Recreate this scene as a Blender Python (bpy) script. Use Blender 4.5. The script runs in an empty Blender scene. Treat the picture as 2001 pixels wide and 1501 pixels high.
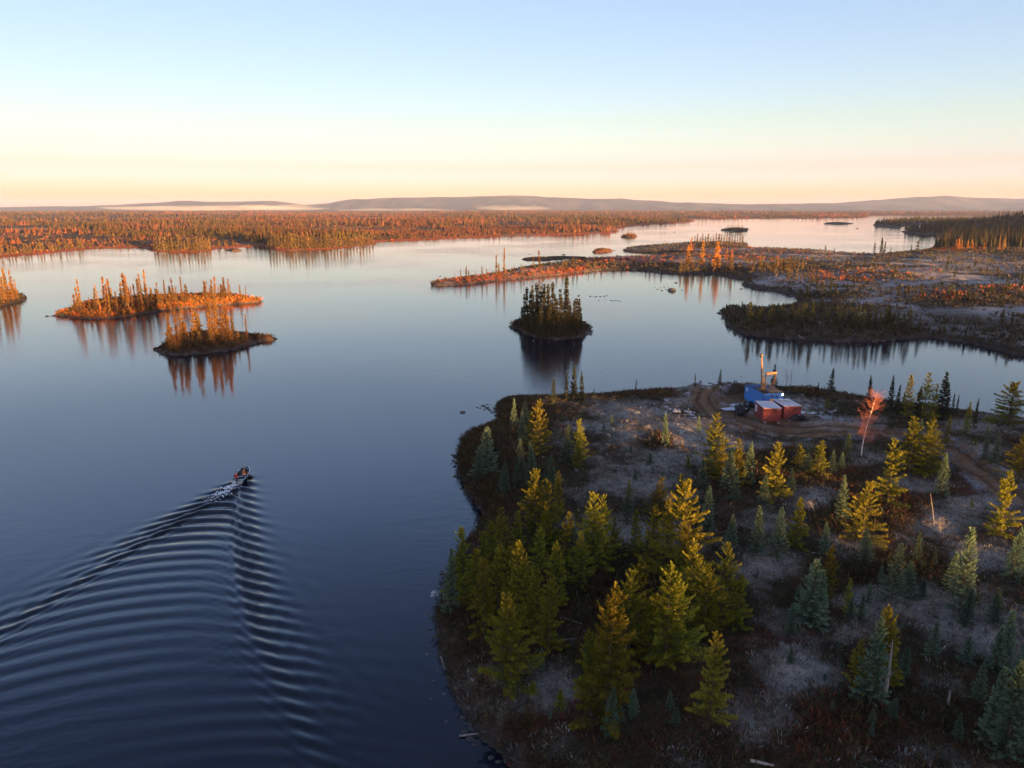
import bpy, bmesh, math, random
import numpy as np
from mathutils import Vector, Matrix
from math import radians as R, pi, sin, cos, tan, atan, atan2, sqrt, exp

# ------------------------------------------------------------------ camera, sky, sun, exposure
sc = bpy.context.scene
C = sc.collection
H_CAM = 30.0
F_PX = 1429.0
HORIZON = 406.0
PITCH = atan((750.5 - HORIZON) / F_PX)
cam = bpy.data.cameras.new('camera')
cam.sensor_width = 36.0
cam.lens = 36.0 * F_PX / 2001.0
cam.clip_start = 0.5
cam.clip_end = 80000
cam_ob = bpy.data.objects.new('camera', cam)
cam_ob.location = (0, 0, H_CAM)
cam_ob.rotation_euler = (pi / 2 - PITCH, 0, 0)
C.objects.link(cam_ob)
sc.camera = cam_ob

SUN_EL = 2.0                      # degrees above the horizon
SUN_DIR = Vector((-0.60, 0.80, -tan(R(SUN_EL)))).normalized()   # the way the light travels
sun = bpy.data.lights.new('sun', 'SUN')
sun.energy = 5.0
sun.angle = R(0.5)
sun.color = (1.0, 0.52, 0.18)
sun_ob = bpy.data.objects.new('sun', sun)
sun_ob.rotation_euler = SUN_DIR.to_track_quat('-Z', 'Y').to_euler()
sun_ob.location = (300, -800, 300)
C.objects.link(sun_ob)

world = bpy.data.worlds.new('World')
sc.world = world
world.use_nodes = True
wn = world.node_tree
bg = wn.nodes['Background']
sky = wn.nodes.new('ShaderNodeTexSky')
sky.sky_type = 'NISHITA'
sky.sun_disc = False
sky.sun_elevation = R(2.5)
sky.sun_rotation = atan2(-SUN_DIR.x, -SUN_DIR.y)
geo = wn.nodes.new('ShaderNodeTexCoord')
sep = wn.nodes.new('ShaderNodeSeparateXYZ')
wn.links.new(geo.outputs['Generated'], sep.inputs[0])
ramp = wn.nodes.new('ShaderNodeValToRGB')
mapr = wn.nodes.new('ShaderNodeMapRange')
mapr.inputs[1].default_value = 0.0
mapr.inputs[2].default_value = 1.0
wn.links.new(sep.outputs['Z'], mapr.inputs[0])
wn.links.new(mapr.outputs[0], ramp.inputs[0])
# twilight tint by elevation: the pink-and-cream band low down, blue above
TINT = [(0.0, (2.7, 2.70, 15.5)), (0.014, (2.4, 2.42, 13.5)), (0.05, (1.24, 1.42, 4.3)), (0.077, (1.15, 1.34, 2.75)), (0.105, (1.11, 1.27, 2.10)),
        (0.153, (1.08, 1.22, 1.95)), (0.19, (1.08, 1.20, 1.86)), (0.245, (1.08, 1.20, 1.82)), (0.31, (1.36, 1.52, 2.35)), (0.37, (1.42, 1.64, 2.60)),  # raised above the view to lighten the lake's reflection
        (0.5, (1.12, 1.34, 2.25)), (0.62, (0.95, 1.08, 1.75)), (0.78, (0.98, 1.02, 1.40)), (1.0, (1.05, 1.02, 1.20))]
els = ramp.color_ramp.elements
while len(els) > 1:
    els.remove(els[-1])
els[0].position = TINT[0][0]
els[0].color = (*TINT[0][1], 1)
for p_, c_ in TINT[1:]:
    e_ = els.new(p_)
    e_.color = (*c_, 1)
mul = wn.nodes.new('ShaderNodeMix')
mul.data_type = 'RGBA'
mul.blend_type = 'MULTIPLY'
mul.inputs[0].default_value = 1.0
sky2 = wn.nodes.new('ShaderNodeTexSky')  # second sky with mirrored sun, added to brighten the right side
sky2.sky_type = 'NISHITA'
sky2.sun_disc = False
sky2.sun_elevation = sky.sun_elevation
sky2.sun_rotation = -sky.sun_rotation
smix = wn.nodes.new('ShaderNodeMix')
smix.data_type = 'RGBA'
smix.inputs[0].default_value = 0.28
wn.links.new(sky.outputs[0], smix.inputs[6])
wn.links.new(sky2.outputs[0], smix.inputs[7])
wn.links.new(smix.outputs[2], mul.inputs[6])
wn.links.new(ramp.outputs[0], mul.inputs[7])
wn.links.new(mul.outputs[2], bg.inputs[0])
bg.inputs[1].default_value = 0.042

sc.view_settings.view_transform = 'Standard'
sc.view_settings.look = 'None'
sc.view_settings.gamma = 1.0
sc.view_settings.exposure = 3.13
sc.cycles.max_bounces = 6
sc.cycles.diffuse_bounces = 2
sc.cycles.glossy_bounces = 3
sc.cycles.transmission_bounces = 3
sc.cycles.transparent_max_bounces = 6
sc.cycles.volume_bounces = 1
sc.cycles.use_denoising = True
sc.cycles.caustics_reflective = False
sc.cycles.caustics_refractive = False

# ------------------------------------------------------------------ helpers
rng = np.random.default_rng(7)
random.seed(7)
_cp, _sp = cos(PITCH), sin(PITCH)

def ray(u, v):
    """pixel of the 2001x1501 photograph -> direction (x, y, z)"""
    d = -(v - 750.5)
    return (u - 1000.5, F_PX * _cp + d * _sp, -F_PX * _sp + d * _cp)

def ground(u, v, z=0.0):
    x, y, dz = ray(u, v)
    t = (z - H_CAM) / dz
    return (x * t, y * t)

def to_px(x, y, z):
    """world arrays -> photograph pixels"""
    zz = z - H_CAM
    depth = y * _cp - zz * _sp
    up = y * _sp + zz * _cp
    return 1000.5 + F_PX * x / depth, 750.5 - F_PX * up / depth

def _h(ix, iy, seed):
    n = (ix.astype(np.int64) * 374761393 + iy.astype(np.int64) * 668265263 + seed * 974634777) & 0xffffffff
    n = ((n ^ (n >> 13)) * 1274126177) & 0xffffffff
    n = n ^ (n >> 16)
    return (n & 0xffff) / 65535.0

def vnoise(x, y, seed=0):
    x = np.asarray(x, float); y = np.asarray(y, float)
    ix = np.floor(x); iy = np.floor(y)
    fx = x - ix; fy = y - iy
    fx = fx * fx * (3 - 2 * fx); fy = fy * fy * (3 - 2 * fy)
    a = _h(ix, iy, seed); b = _h(ix + 1, iy, seed); c = _h(ix, iy + 1, seed); d = _h(ix + 1, iy + 1, seed)
    return (a * (1 - fx) + b * fx) * (1 - fy) + (c * (1 - fx) + d * fx) * fy

def fbm(x, y, seed=0, oct=4):
    s = 0; a = 0.5; t = 0
    for o in range(oct):
        s = s + a * vnoise(x * 2 ** o, y * 2 ** o, seed + 17 * o); t += a; a *= 0.5
    return s / t

def sstep(a, b, x):
    t = np.clip((x - a) / (b - a), 0, 1)
    return t * t * (3 - 2 * t)

def np_mesh(name, V, F, mats=(), midx=None, col=None, smooth=False):
    """mesh from arrays; F is (n,3) or (n,4), or a list of such arrays; col is per vertex (n,3)"""
    Fs = F if isinstance(F, list) else [F]
    Fs = [np.asarray(f, np.int32) for f in Fs if len(f)]
    me = bpy.data.meshes.new(name)
    V = np.asarray(V, np.float32)
    me.vertices.add(len(V)); me.vertices.foreach_set('co', V.ravel())
    loops = np.concatenate([f.ravel() for f in Fs])
    tot = np.concatenate([np.full(len(f), f.shape[1], np.int32) for f in Fs])
    start = np.concatenate([[0], np.cumsum(tot)[:-1]]).astype(np.int32)
    me.loops.add(len(loops)); me.loops.foreach_set('vertex_index', loops)
    me.polygons.add(len(tot)); me.polygons.foreach_set('loop_start', start)
    try:
        me.polygons.foreach_set('loop_total', tot)
    except Exception:
        pass
    if midx is not None:
        me.polygons.foreach_set('material_index', np.asarray(midx, np.int32))
    me.polygons.foreach_set('use_smooth', np.full(len(tot), smooth, bool))
    for m in mats:
        me.materials.append(m)
    if col is not None:
        at = me.attributes.new('col', 'FLOAT_COLOR', 'POINT')
        c4 = np.ones((len(V), 4), np.float32); c4[:, :3] = col
        at.data.foreach_set('color', c4.ravel())
    me.update(calc_edges=True)
    me.validate()
    return me

def obj(name, me, parent=None, loc=(0, 0, 0), rot=(0, 0, 0), scale=(1, 1, 1), **props):
    o = bpy.data.objects.new(name, me)
    C.objects.link(o)
    o.location = loc; o.rotation_euler = rot; o.scale = scale
    if parent is not None:
        o.parent = parent
    for k, v in props.items():
        o[k] = v
    return o

def thing(name, label, cat, loc=(0, 0, 0), rotz=0, group=None):
    o = obj(name, None, loc=loc, rot=(0, 0, rotz), label=label, category=cat)
    o.empty_display_size = 0.3
    if group:
        o['group'] = group
    return o

ORD = ['', 'first', 'second', 'third', 'fourth', 'fifth', 'sixth', 'seventh', 'eighth', 'ninth', 'tenth', 'eleventh', 'twelfth',
       'thirteenth', 'fourteenth', 'fifteenth', 'sixteenth', 'seventeenth', 'eighteenth', 'nineteenth', 'twentieth']
TENS = ['', '', 'twenty', 'thirty', 'forty', 'fifty', 'sixty', 'seventy', 'eighty', 'ninety']
def ordinal(n):
    if n <= 20: return ORD[n]
    t, u = divmod(n, 10)
    if u == 0: return TENS[t][:-1] + 'ieth'
    return TENS[t] + '-' + ORD[u]

# ------------------------------------------------------------------ materials
def mat(name, color=(0.5, 0.5, 0.5), rough=0.8, metal=0.0, emit=None, estr=0.0, var=0.25, scale=4.0, bump=0.0, spec=0.3):
    """principled with procedural mottling"""
    m = bpy.data.materials.new(name); m.use_nodes = True
    nt = m.node_tree; b = nt.nodes['Principled BSDF']
    b.inputs['Roughness'].default_value = rough
    b.inputs['Metallic'].default_value = metal
    b.inputs['Specular IOR Level'].default_value = spec
    tc = nt.nodes.new('ShaderNodeTexCoord')
    nz = nt.nodes.new('ShaderNodeTexNoise'); nz.inputs['Scale'].default_value = scale; nz.inputs['Detail'].default_value = 5
    nt.links.new(tc.outputs['Object'], nz.inputs['Vector'])
    rp = nt.nodes.new('ShaderNodeValToRGB')
    rp.color_ramp.elements[0].position = 0.3; rp.color_ramp.elements[1].position = 0.7
    rp.color_ramp.elements[0].color = (*[max(0, c * (1 - var)) for c in color], 1)
    rp.color_ramp.elements[1].color = (*[min(1, c * (1 + var)) for c in color], 1)
    nt.links.new(nz.outputs[0], rp.inputs[0]); nt.links.new(rp.outputs[0], b.inputs['Base Color'])
    if bump:
        bp = nt.nodes.new('ShaderNodeBump'); bp.inputs['Strength'].default_value = bump; bp.inputs['Distance'].default_value = 0.05
        nt.links.new(nz.outputs[0], bp.inputs['Height']); nt.links.new(bp.outputs[0], b.inputs['Normal'])
    if emit:
        b.inputs['Emission Color'].default_value = (*emit, 1); b.inputs['Emission Strength'].default_value = estr
    return m

def foliage_mat(name, trans=0.3, rnd=0.35, hue=0.04):
    """leaf colour from the mesh's own 'col' attribute, varied a little from plant to plant"""
    m = bpy.data.materials.new(name); m.use_nodes = True
    nt = m.node_tree; nt.nodes.remove(nt.nodes['Principled BSDF'])
    out = nt.nodes['Material Output']
    at = nt.nodes.new('ShaderNodeAttribute'); at.attribute_name = 'col'
    oi = nt.nodes.new('ShaderNodeObjectInfo')
    hs = nt.nodes.new('ShaderNodeHueSaturation')
    mv = nt.nodes.new('ShaderNodeMapRange'); mv.inputs[3].default_value = 1 - rnd; mv.inputs[4].default_value = 1 + rnd
    mh = nt.nodes.new('ShaderNodeMapRange'); mh.inputs[3].default_value = 0.5 - hue; mh.inputs[4].default_value = 0.5 + hue
    fr = nt.nodes.new('ShaderNodeMath'); fr.operation = 'MULTIPLY'; fr.inputs[1].default_value = 7.13
    fq = nt.nodes.new('ShaderNodeMath'); fq.operation = 'FRACT'
    nt.links.new(oi.outputs['Random'], fr.inputs[0]); nt.links.new(fr.outputs[0], fq.inputs[0])
    nt.links.new(oi.outputs['Random'], mv.inputs[0]); nt.links.new(fq.outputs[0], mh.inputs[0])
    nt.links.new(mv.outputs[0], hs.inputs['Value']); nt.links.new(mh.outputs[0], hs.inputs['Hue'])
    nt.links.new(at.outputs['Color'], hs.inputs['Color'])
    d = nt.nodes.new('ShaderNodeBsdfDiffuse'); t = nt.nodes.new('ShaderNodeBsdfTranslucent')
    mx = nt.nodes.new('ShaderNodeMixShader'); mx.inputs[0].default_value = trans
    nt.links.new(hs.outputs[0], d.inputs[0]); nt.links.new(hs.outputs[0], t.inputs[0])
    nt.links.new(d.outputs[0], mx.inputs[1]); nt.links.new(t.outputs[0], mx.inputs[2])
    nt.links.new(mx.outputs[0], out.inputs[0])
    return m

def ground_mat(name, scale=1.0, bump=0.6):
    """terrain: base colour from 'col', broken up by fine noise"""
    m = bpy.data.materials.new(name); m.use_nodes = True
    nt = m.node_tree; b = nt.nodes['Principled BSDF']
    b.inputs['Roughness'].default_value = 0.95; b.inputs['Specular IOR Level'].default_value = 0.1
    at = nt.nodes.new('ShaderNodeAttribute'); at.attribute_name = 'col'
    tc = nt.nodes.new('ShaderNodeTexCoord')
    n1 = nt.nodes.new('ShaderNodeTexNoise'); n1.inputs['Scale'].default_value = 1.7 * scale; n1.inputs['Detail'].default_value = 8; n1.inputs['Roughness'].default_value = 0.7
    n2 = nt.nodes.new('ShaderNodeTexNoise'); n2.inputs['Scale'].default_value = 9.0 * scale; n2.inputs['Detail'].default_value = 4
    nt.links.new(tc.outputs['Object'], n1.inputs['Vector']); nt.links.new(tc.outputs['Object'], n2.inputs['Vector'])
    ad = nt.nodes.new('ShaderNodeMath'); ad.operation = 'ADD'
    nt.links.new(n1.outputs[0], ad.inputs[0]); nt.links.new(n2.outputs[0], ad.inputs[1])
    mr = nt.nodes.new('ShaderNodeMapRange'); mr.inputs[1].default_value = 0.65; mr.inputs[2].default_value = 1.35
    mr.inputs[3].default_value = 0.35; mr.inputs[4].default_value = 1.6
    nt.links.new(ad.outputs[0], mr.inputs[0])
    mx = nt.nodes.new('ShaderNodeMix'); mx.data_type = 'RGBA'; mx.blend_type = 'MULTIPLY'; mx.inputs[0].default_value = 1.0
    nt.links.new(at.outputs['Color'], mx.inputs[6]); nt.links.new(mr.outputs[0], mx.inputs[7])
    nt.links.new(mx.outputs[2], b.inputs['Base Color'])
    bp = nt.nodes.new('ShaderNodeBump'); bp.inputs['Strength'].default_value = bump; bp.inputs['Distance'].default_value = 0.25 / scale
    nt.links.new(ad.outputs[0], bp.inputs['Height']); nt.links.new(bp.outputs[0], b.inputs['Normal'])
    return m

M = {}
M['leaf'] = foliage_mat('foliage', hue=0.022)
M['leaf_b'] = foliage_mat('spruce_foliage', hue=0.012)
M['twig'] = foliage_mat('shrub_twigs', trans=0.2, rnd=0.0, hue=0.0)
M['ground'] = ground_mat('peat_and_frost')
M['ground_far'] = ground_mat('far_forest_floor', scale=0.08)
M['bark'] = mat('bark', (0.07, 0.052, 0.04), 0.95, scale=6, var=0.4)
M['bark_dead'] = mat('bark_dead', (0.24, 0.22, 0.21), 0.9, scale=7, var=0.4)
M['birch'] = mat('birch_bark', (0.62, 0.56, 0.50), 0.8, scale=5, var=0.35)
M['birch_twig'] = mat('birch_twigs', (0.32, 0.11, 0.075), 0.8)
M['rock'] = mat('lake_rock', (0.13, 0.125, 0.125), 0.9, scale=3, var=0.5, bump=0.8)
M['rock_frost'] = mat('frosted_rock', (0.36, 0.37, 0.41), 0.9, scale=2.2, var=0.65, bump=0.8)
M['frost'] = mat('frost', (0.66, 0.70, 0.78), 0.8, scale=1.5, var=0.25, bump=0.5)

# ------------------------------------------------------------------ land masses
def smooth_poly(pts, n=6, jit=0.0, seed=1, closed=True):
    """Catmull-Rom through world points, with a natural wobble growing with distance from the camera"""
    P = np.array(pts, float); out = []
    N = len(P)
    for i in range(N):
        p0, p1, p2, p3 = P[i - 1], P[i], P[(i + 1) % N], P[(i + 2) % N]
        for k in range(n):
            t = k / n
            out.append(0.5 * ((2 * p1) + (-p0 + p2) * t + (2 * p0 - 5 * p1 + 4 * p2 - p3) * t * t + (-p0 + 3 * p1 - 3 * p2 + p3) * t ** 3))
    Q = np.array(out)
    if jit:
        r = np.hypot(Q[:, 0], Q[:, 1]) * jit
        Q[:, 0] += (vnoise(np.arange(len(Q)) * 0.43, 0 * r, seed) - 0.5) * r
        Q[:, 1] += (vnoise(np.arange(len(Q)) * 0.43, 0 * r + 9, seed + 5) - 0.5) * r
    return Q

def sdf(X, Y, poly):
    """signed distance, positive inside"""
    sh = X.shape; x = X.ravel(); y = Y.ravel()
    d2 = np.full(x.shape, 1e18); inside = np.zeros(x.shape, bool)
    n = len(poly)
    for i in range(n):
        ax, ay = poly[i]; bx, by = poly[(i + 1) % n]
        ex, ey = bx - ax, by - ay
        L = ex * ex + ey * ey + 1e-12
        t = np.clip(((x - ax) * ex + (y - ay) * ey) / L, 0, 1)
        dx = x - ax - t * ex; dy = y - ay - t * ey
        np.minimum(d2, dx * dx + dy * dy, out=d2)
        if ay != by:
            c = ((ay > y) != (by > y)) & (x < (bx - ax) * (y - ay) / (by - ay) + ax)
            inside ^= c
    d = np.sqrt(d2)
    return np.where(inside, d, -d).reshape(sh)

LANDS = []
class Land:
    """height field on a structured grid; polar=True gives a grid fine near and coarse far"""
    def __init__(self, poly, hfun, xs=None, ys=None, polar=None):
        self.poly = np.array(poly); self.polar = polar
        if polar:
            r0, r1, nr, a0, a1, na = polar
            self.lr = np.linspace(math.log(r0), math.log(r1), nr); self.an = np.linspace(a0, a1, na)
            rr, aa = np.meshgrid(np.exp(self.lr), self.an, indexing='ij')
            self.X = rr * np.sin(aa); self.Y = rr * np.cos(aa)
        else:
            self.xs, self.ys = xs, ys
            self.Y, self.X = np.meshgrid(ys, xs, indexing='ij')
        self.S = sdf(self.X, self.Y, self.poly)
        self.Z = hfun(self.X, self.Y, self.S)
        LANDS.append(self)
    def sample(self, x, y, what='Z'):
        A = getattr(self, what)
        x = np.asarray(x, float); y = np.asarray(y, float)
        if self.polar:
            fi = (np.log(np.hypot(x, y) + 1e-9) - self.lr[0]) / (self.lr[1] - self.lr[0])
            fj = (np.arctan2(x, y) - self.an[0]) / (self.an[1] - self.an[0])
        else:
            fi = (y - self.ys[0]) / (self.ys[1] - self.ys[0]); fj = (x - self.xs[0]) / (self.xs[1] - self.xs[0])
        ok = (fi >= 0) & (fj >= 0) & (fi < A.shape[0] - 1) & (fj < A.shape[1] - 1)
        fi = np.clip(fi, 0, A.shape[0] - 1.001); fj = np.clip(fj, 0, A.shape[1] - 1.001)
        i = fi.astype(int); j = fj.astype(int); a = fi - i; b = fj - j
        v = (A[i, j] * (1 - b) + A[i, j + 1] * b) * (1 - a) + (A[i + 1, j] * (1 - b) + A[i + 1, j + 1] * b) * a
        return np.where(ok, v, -5.0)
    def hit(self, u, v):
        """where the ray of a photograph pixel meets this land (falls back to the water level)"""
        dx, dy, dz = ray(u, v)
        t0 = (9.0 - H_CAM) / dz if dz < 0 else 1.0
        t1 = (0.0 - H_CAM) / dz if dz < 0 else 60.0
        ts = np.linspace(t0 * 0.8, t1, 600)
        x, y, z = dx * ts, dy * ts, H_CAM + dz * ts
        g = self.sample(x, y)
        k = np.argmax(g >= z) if np.any(g >= z) else len(ts) - 1
        return float(x[k]), float(y[k]), max(float(g[k]), 0.0) if g[k] > -4 else 0.0
    def build(self, name, m, colfun, edge=-4.0, smooth=True, **props):
        n0, n1 = self.X.shape
        keep = self.S > edge
        idx = np.arange(n0 * n1).reshape(n0, n1)
        cell = keep[:-1, :-1] | keep[1:, :-1] | keep[:-1, 1:] | keep[1:, 1:]
        F = np.stack([idx[:-1, :-1], idx[:-1, 1:], idx[1:, 1:], idx[1:, :-1]], -1)[cell]
        if self.polar:
            F = F[:, ::-1]          # keep normals up
        used = np.unique(F); remap = np.zeros(n0 * n1, np.int32); remap[used] = np.arange(len(used))
        V = np.stack([self.X.ravel(), self.Y.ravel(), self.Z.ravel()], -1)[used]
        col = colfun(V[:, 0], V[:, 1], V[:, 2], self.S.ravel()[used])
        F = remap[F]
        me = np_mesh(name, V, F, [m], col=col, smooth=smooth)
        # make sure faces look up
        if me.polygons[0].normal.z < 0:
            me.flip_normals()
        return obj(name, me, kind='structure', **props)

def shore(S, steep=0.45, rise=1.6, span=9.0, sink=0.35):
    """bank that leaves the water with a small step and then flattens"""
    up = 0.25 + steep * np.minimum(np.maximum(S, 0), 1.2) + (rise) * (1 - np.exp(-np.maximum(S, 0) / span))
    dn = np.maximum(S * sink, -1.6)
    return np.where(S > 0, up - 0.25 * np.exp(-np.maximum(S, 0) / 0.25), dn)

G = lambda pts: [ground(u, v) for u, v in pts]
def bumps(X, Y, lst):
    z = 0
    for x, y, a, sx, sy in lst:
        z = z + a * np.exp(-((X - x) / sx) ** 2 - ((Y - y) / sy) ** 2)
    return z

# --- the near headland with the drill site (continues behind the camera, up to a wooded ridge)
near_px = [(1000, 1508), (940, 1443), (897, 1372), (864, 1290), (856, 1200), (868, 1155), (893, 1085), (935, 1035), (944, 1003), (930, 985), (908, 945), (897, 905),
           (903, 865), (930, 850), (968, 834), (982, 822), (968, 797), (1000, 786), (1080, 783), (1160, 779), (1300, 774), (1420, 768), (1560, 768), (1700, 785), (1850, 806), (2001, 826), (2400, 860)]
near_w = G(near_px) + [(190, 60), (420, 20), (700, -60), (700, -420), (-420, -420), (-420, -140), (-200, -110), (-70, -75), (-12, -35), (5, 5), (2.5, 22)]
near_poly = smooth_poly(near_w, 6, 0.006, 3)

def ridge_h(X):  # crest of the unseen ridge, heights shaped to place its shade
    xp = [-100, 100, 140, 151, 157, 168, 176, 188, 200, 212, 219, 221, 228, 232, 241, 245, 268, 280, 300, 320, 340, 400, 487, 600]
    hp = [14, 17, 19.5, 18.6, 18.6, 18.3, 14.6, 12.6, 12.8, 12.6, 12.2, 17.6, 17.6, 12.4, 12.8, 21, 22, 17, 19, 23, 22.5, 21.5, 20.5, 21]
    return np.interp(X, xp, hp)
RIDGE_Y = -150.0
ROAD_PX = [(2001, 985), (1930, 930), (1860, 893), (1800, 868), (1700, 851), (1610, 853), (1520, 850), (1450, 833), (1392, 806), (1372, 785), (1390, 765), (1440, 757)]
SPUR_PX = [(1700, 851), (1640, 838), (1560, 836), (1480, 825), (1420, 802)]
def line_dist(X, Y, pts):
    d = np.full(X.shape, 1e9)
    for (ax, ay), (bx, by) in zip(pts[:-1], pts[1:]):
        ex, ey = bx - ax, by - ay
        t = np.clip(((X - ax) * ex + (Y - ay) * ey) / (ex * ex + ey * ey), 0, 1)
        d = np.minimum(d, np.hypot(X - ax - t * ex, Y - ay - t * ey))
    return d
road_w = [ground(u, v, 1.9) for u, v in ROAD_PX]
spur_w = [ground(u, v, 1.9) for u, v in SPUR_PX]
PAD = ground(1500, 805, 1.8)
def near_h(X, Y, S):
    z = shore(S, 0.5, 1.1, 6.0)
    inl = sstep(0.5, 7, S)
    z = z + inl * (1.0 * (fbm(X * 0.07, Y * 0.07, 11, 3) - 0.5) + 0.9 * (fbm(X * 0.3, Y * 0.3, 5, 3) - 0.5) + 0.25 * (fbm(X * 1.1, Y * 1.1, 8, 2) - 0.5))
    z = z + inl * bumps(X, Y, [(34, 111, 1.9, 11, 5), (6, 106, 0.7, 7, 9), (20, 88, 0.5, 12, 8), (56, 84, 0.8, 16, 12), (26, 62, 0.7, 9, 10)])
    # level yard for the drill
    f = np.exp(-(np.hypot((X - PAD[0]) / 7.5, (Y - PAD[1]) / 6.5)) ** 4)
    z = z * (1 - f) + 1.8 * f
    # wheel tracks pressed into the ground, a small berm either side
    d = np.minimum(line_dist(X, Y, road_w), line_dist(X, Y, spur_w))
    z = z - 0.30 * np.exp(-(d / 1.3) ** 4) + 0.22 * np.exp(-((d - 2.3) / 0.6) ** 2) * fbm(X * 0.8, Y * 0.8, 21, 3) * 1.6
    # the ridge behind the camera
    rg = np.exp(-((Y - RIDGE_Y + 20) / 45) ** 2)
    z = z + np.where(S > 0, rg * np.maximum(ridge_h(X) - 10.5, 0.3), 0)
    return z

near = Land(near_poly, near_h, xs=np.arange(-9, 96, 0.42), ys=np.arange(26, 123, 0.42))
back = Land(near_poly, near_h, xs=np.arange(-420, 690, 6.0), ys=np.arange(-400, 26.1, 6.0))

def blobs(u, v, lst):
    m = np.zeros(u.shape)
    for cu, cv, ru, rv, s in lst:
        m = np.maximum(m, s * np.exp(-((u - cu) / ru) ** 2 - ((v - cv) / rv) ** 2))
    return m
FROST = [(1330, 850, 110, 32, 1.0), (1230, 800, 110, 22, .75), (1150, 830, 90, 14, .6), (1290, 900, 130, 45, .8), (1230, 950, 110, 50, .62), (1230, 1035, 130, 28, 1.0), (1340, 775, 45, 22, 1.0), (1440, 795, 30, 12, 1.0),
         (1640, 830, 75, 14, 1.0), (1480, 870, 90, 10, .9), (1570, 785, 60, 22, .75), (1095, 1345, 45, 45, .95), (1130, 1240, 50, 40, .55), (1360, 1280, 40, 40, .5),
         (1500, 1020, 60, 40, .7), (1590, 980, 50, 25, .9), (1790, 1180, 180, 55, .85), (1560, 1330, 80, 50, .75), (1490, 1110, 70, 40, .8), (1680, 1060, 60, 25, .5), (1900, 1230, 160, 60, .8),
         (1900, 1100, 90, 40, .7), (1830, 1020, 60, 35, .8), (1900, 985, 70, 20, .9), (1950, 930, 50, 12, .9), (1880, 880, 70, 14, .8), (1900, 830, 90, 16, .65), (1720, 900, 60, 14, .6), (1630, 905, 100, 15, .6), (1800, 950, 60, 18, .7),
         (1500, 1400, 110, 50, .5), (1850, 1330, 90, 50, .5), (1660, 1230, 80, 40, .6)]
REDS = [(1975, 1015, 50, 40, 1.0), (1785, 972, 40, 18, 1.0), (1880, 950, 60, 20, .9), (1530, 1250, 60, 60, .5), (1100, 1400, 200, 80, .45), (950, 1300, 60, 120, .4), (1500, 1450, 400, 60, .35), (1650, 915, 30, 10, .6), (1500, 925, 20, 8, .5), (1400, 1380, 100, 60, .4)]
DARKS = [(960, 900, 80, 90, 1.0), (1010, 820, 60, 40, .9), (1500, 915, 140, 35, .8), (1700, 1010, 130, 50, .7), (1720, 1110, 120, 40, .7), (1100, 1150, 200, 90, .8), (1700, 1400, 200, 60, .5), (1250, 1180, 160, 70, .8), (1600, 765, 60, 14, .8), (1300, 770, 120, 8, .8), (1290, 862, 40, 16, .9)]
def near_masks(X, Y, Z):
    u, v = to_px(X, np.maximum(Y, 20), Z)
    n = fbm(X * 0.22, Y * 0.22, 31, 4); n2 = fbm(X * 0.9, Y * 0.9, 41, 3)
    inview = (Y > 20)
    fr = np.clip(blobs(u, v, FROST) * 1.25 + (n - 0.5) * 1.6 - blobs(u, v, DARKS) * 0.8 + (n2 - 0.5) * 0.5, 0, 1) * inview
    rd = np.clip(blobs(u, v, REDS) + (fbm(X * 0.3, Y * 0.3, 55, 3) - 0.55) * 0.9, 0, 1) * inview
    d = np.minimum(line_dist(X, Y, road_w), line_dist(X, Y, spur_w))
    yard = np.exp(-(np.hypot((X - PAD[0] + 1) / 7.5, (Y - PAD[1] - 1) / 6.0)) ** 4)
    dirt = np.clip(np.maximum(np.exp(-(d / 1.9) ** 4), yard * 0.9), 0, 1) * inview
    rut = np.exp(-((d - 0.85) / 0.3) ** 2)
    return fr, rd, dirt, rut, n, n2
def mixc(a, b, t):
    return a * (1 - t[:, None]) + np.array(b)[None, :] * t[:, None]
def near_col(X, Y, Z, S):
    fr, rd, dirt, rut, n, n2 = near_masks(X, Y, Z)
    c = np.tile(np.array([[0.052, 0.040, 0.024]]), (len(X), 1))
    c = mixc(c, (0.075, 0.062, 0.035), np.clip((n2 - 0.35) * 1.8, 0, 1) * 0.6)
    c = mixc(c, (0.10, 0.028, 0.018), rd * 0.7)
    c = mixc(c, (0.37, 0.335, 0.285), np.clip(fr * 1.15 - 0.12, 0, 1) * 0.9)
    c = mixc(c, (0.235, 0.13, 0.07), dirt * 0.97)
    c = mixc(c, (0.035, 0.024, 0.018), dirt * rut * 0.8)
    c = mixc(c, (0.32, 0.32, 0.36), np.clip(dirt * np.clip((n2 - 0.56) * 5, 0, 1) * 0.3 + np.exp(-((np.minimum(line_dist(X, Y, road_w), line_dist(X, Y, spur_w)) - 2.5) / 0.5) ** 2) * np.clip((n2 - 0.35) * 3, 0, 1) * 0.85 * (Y > 20), 0, 1))
    c = mixc(c, (0.05, 0.042, 0.038), sstep(1.0, 0.2, S))
    return c
near.build('ground', M['ground'], near_col)
back.build('ground_behind_camera', M['ground'], near_col)

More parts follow.
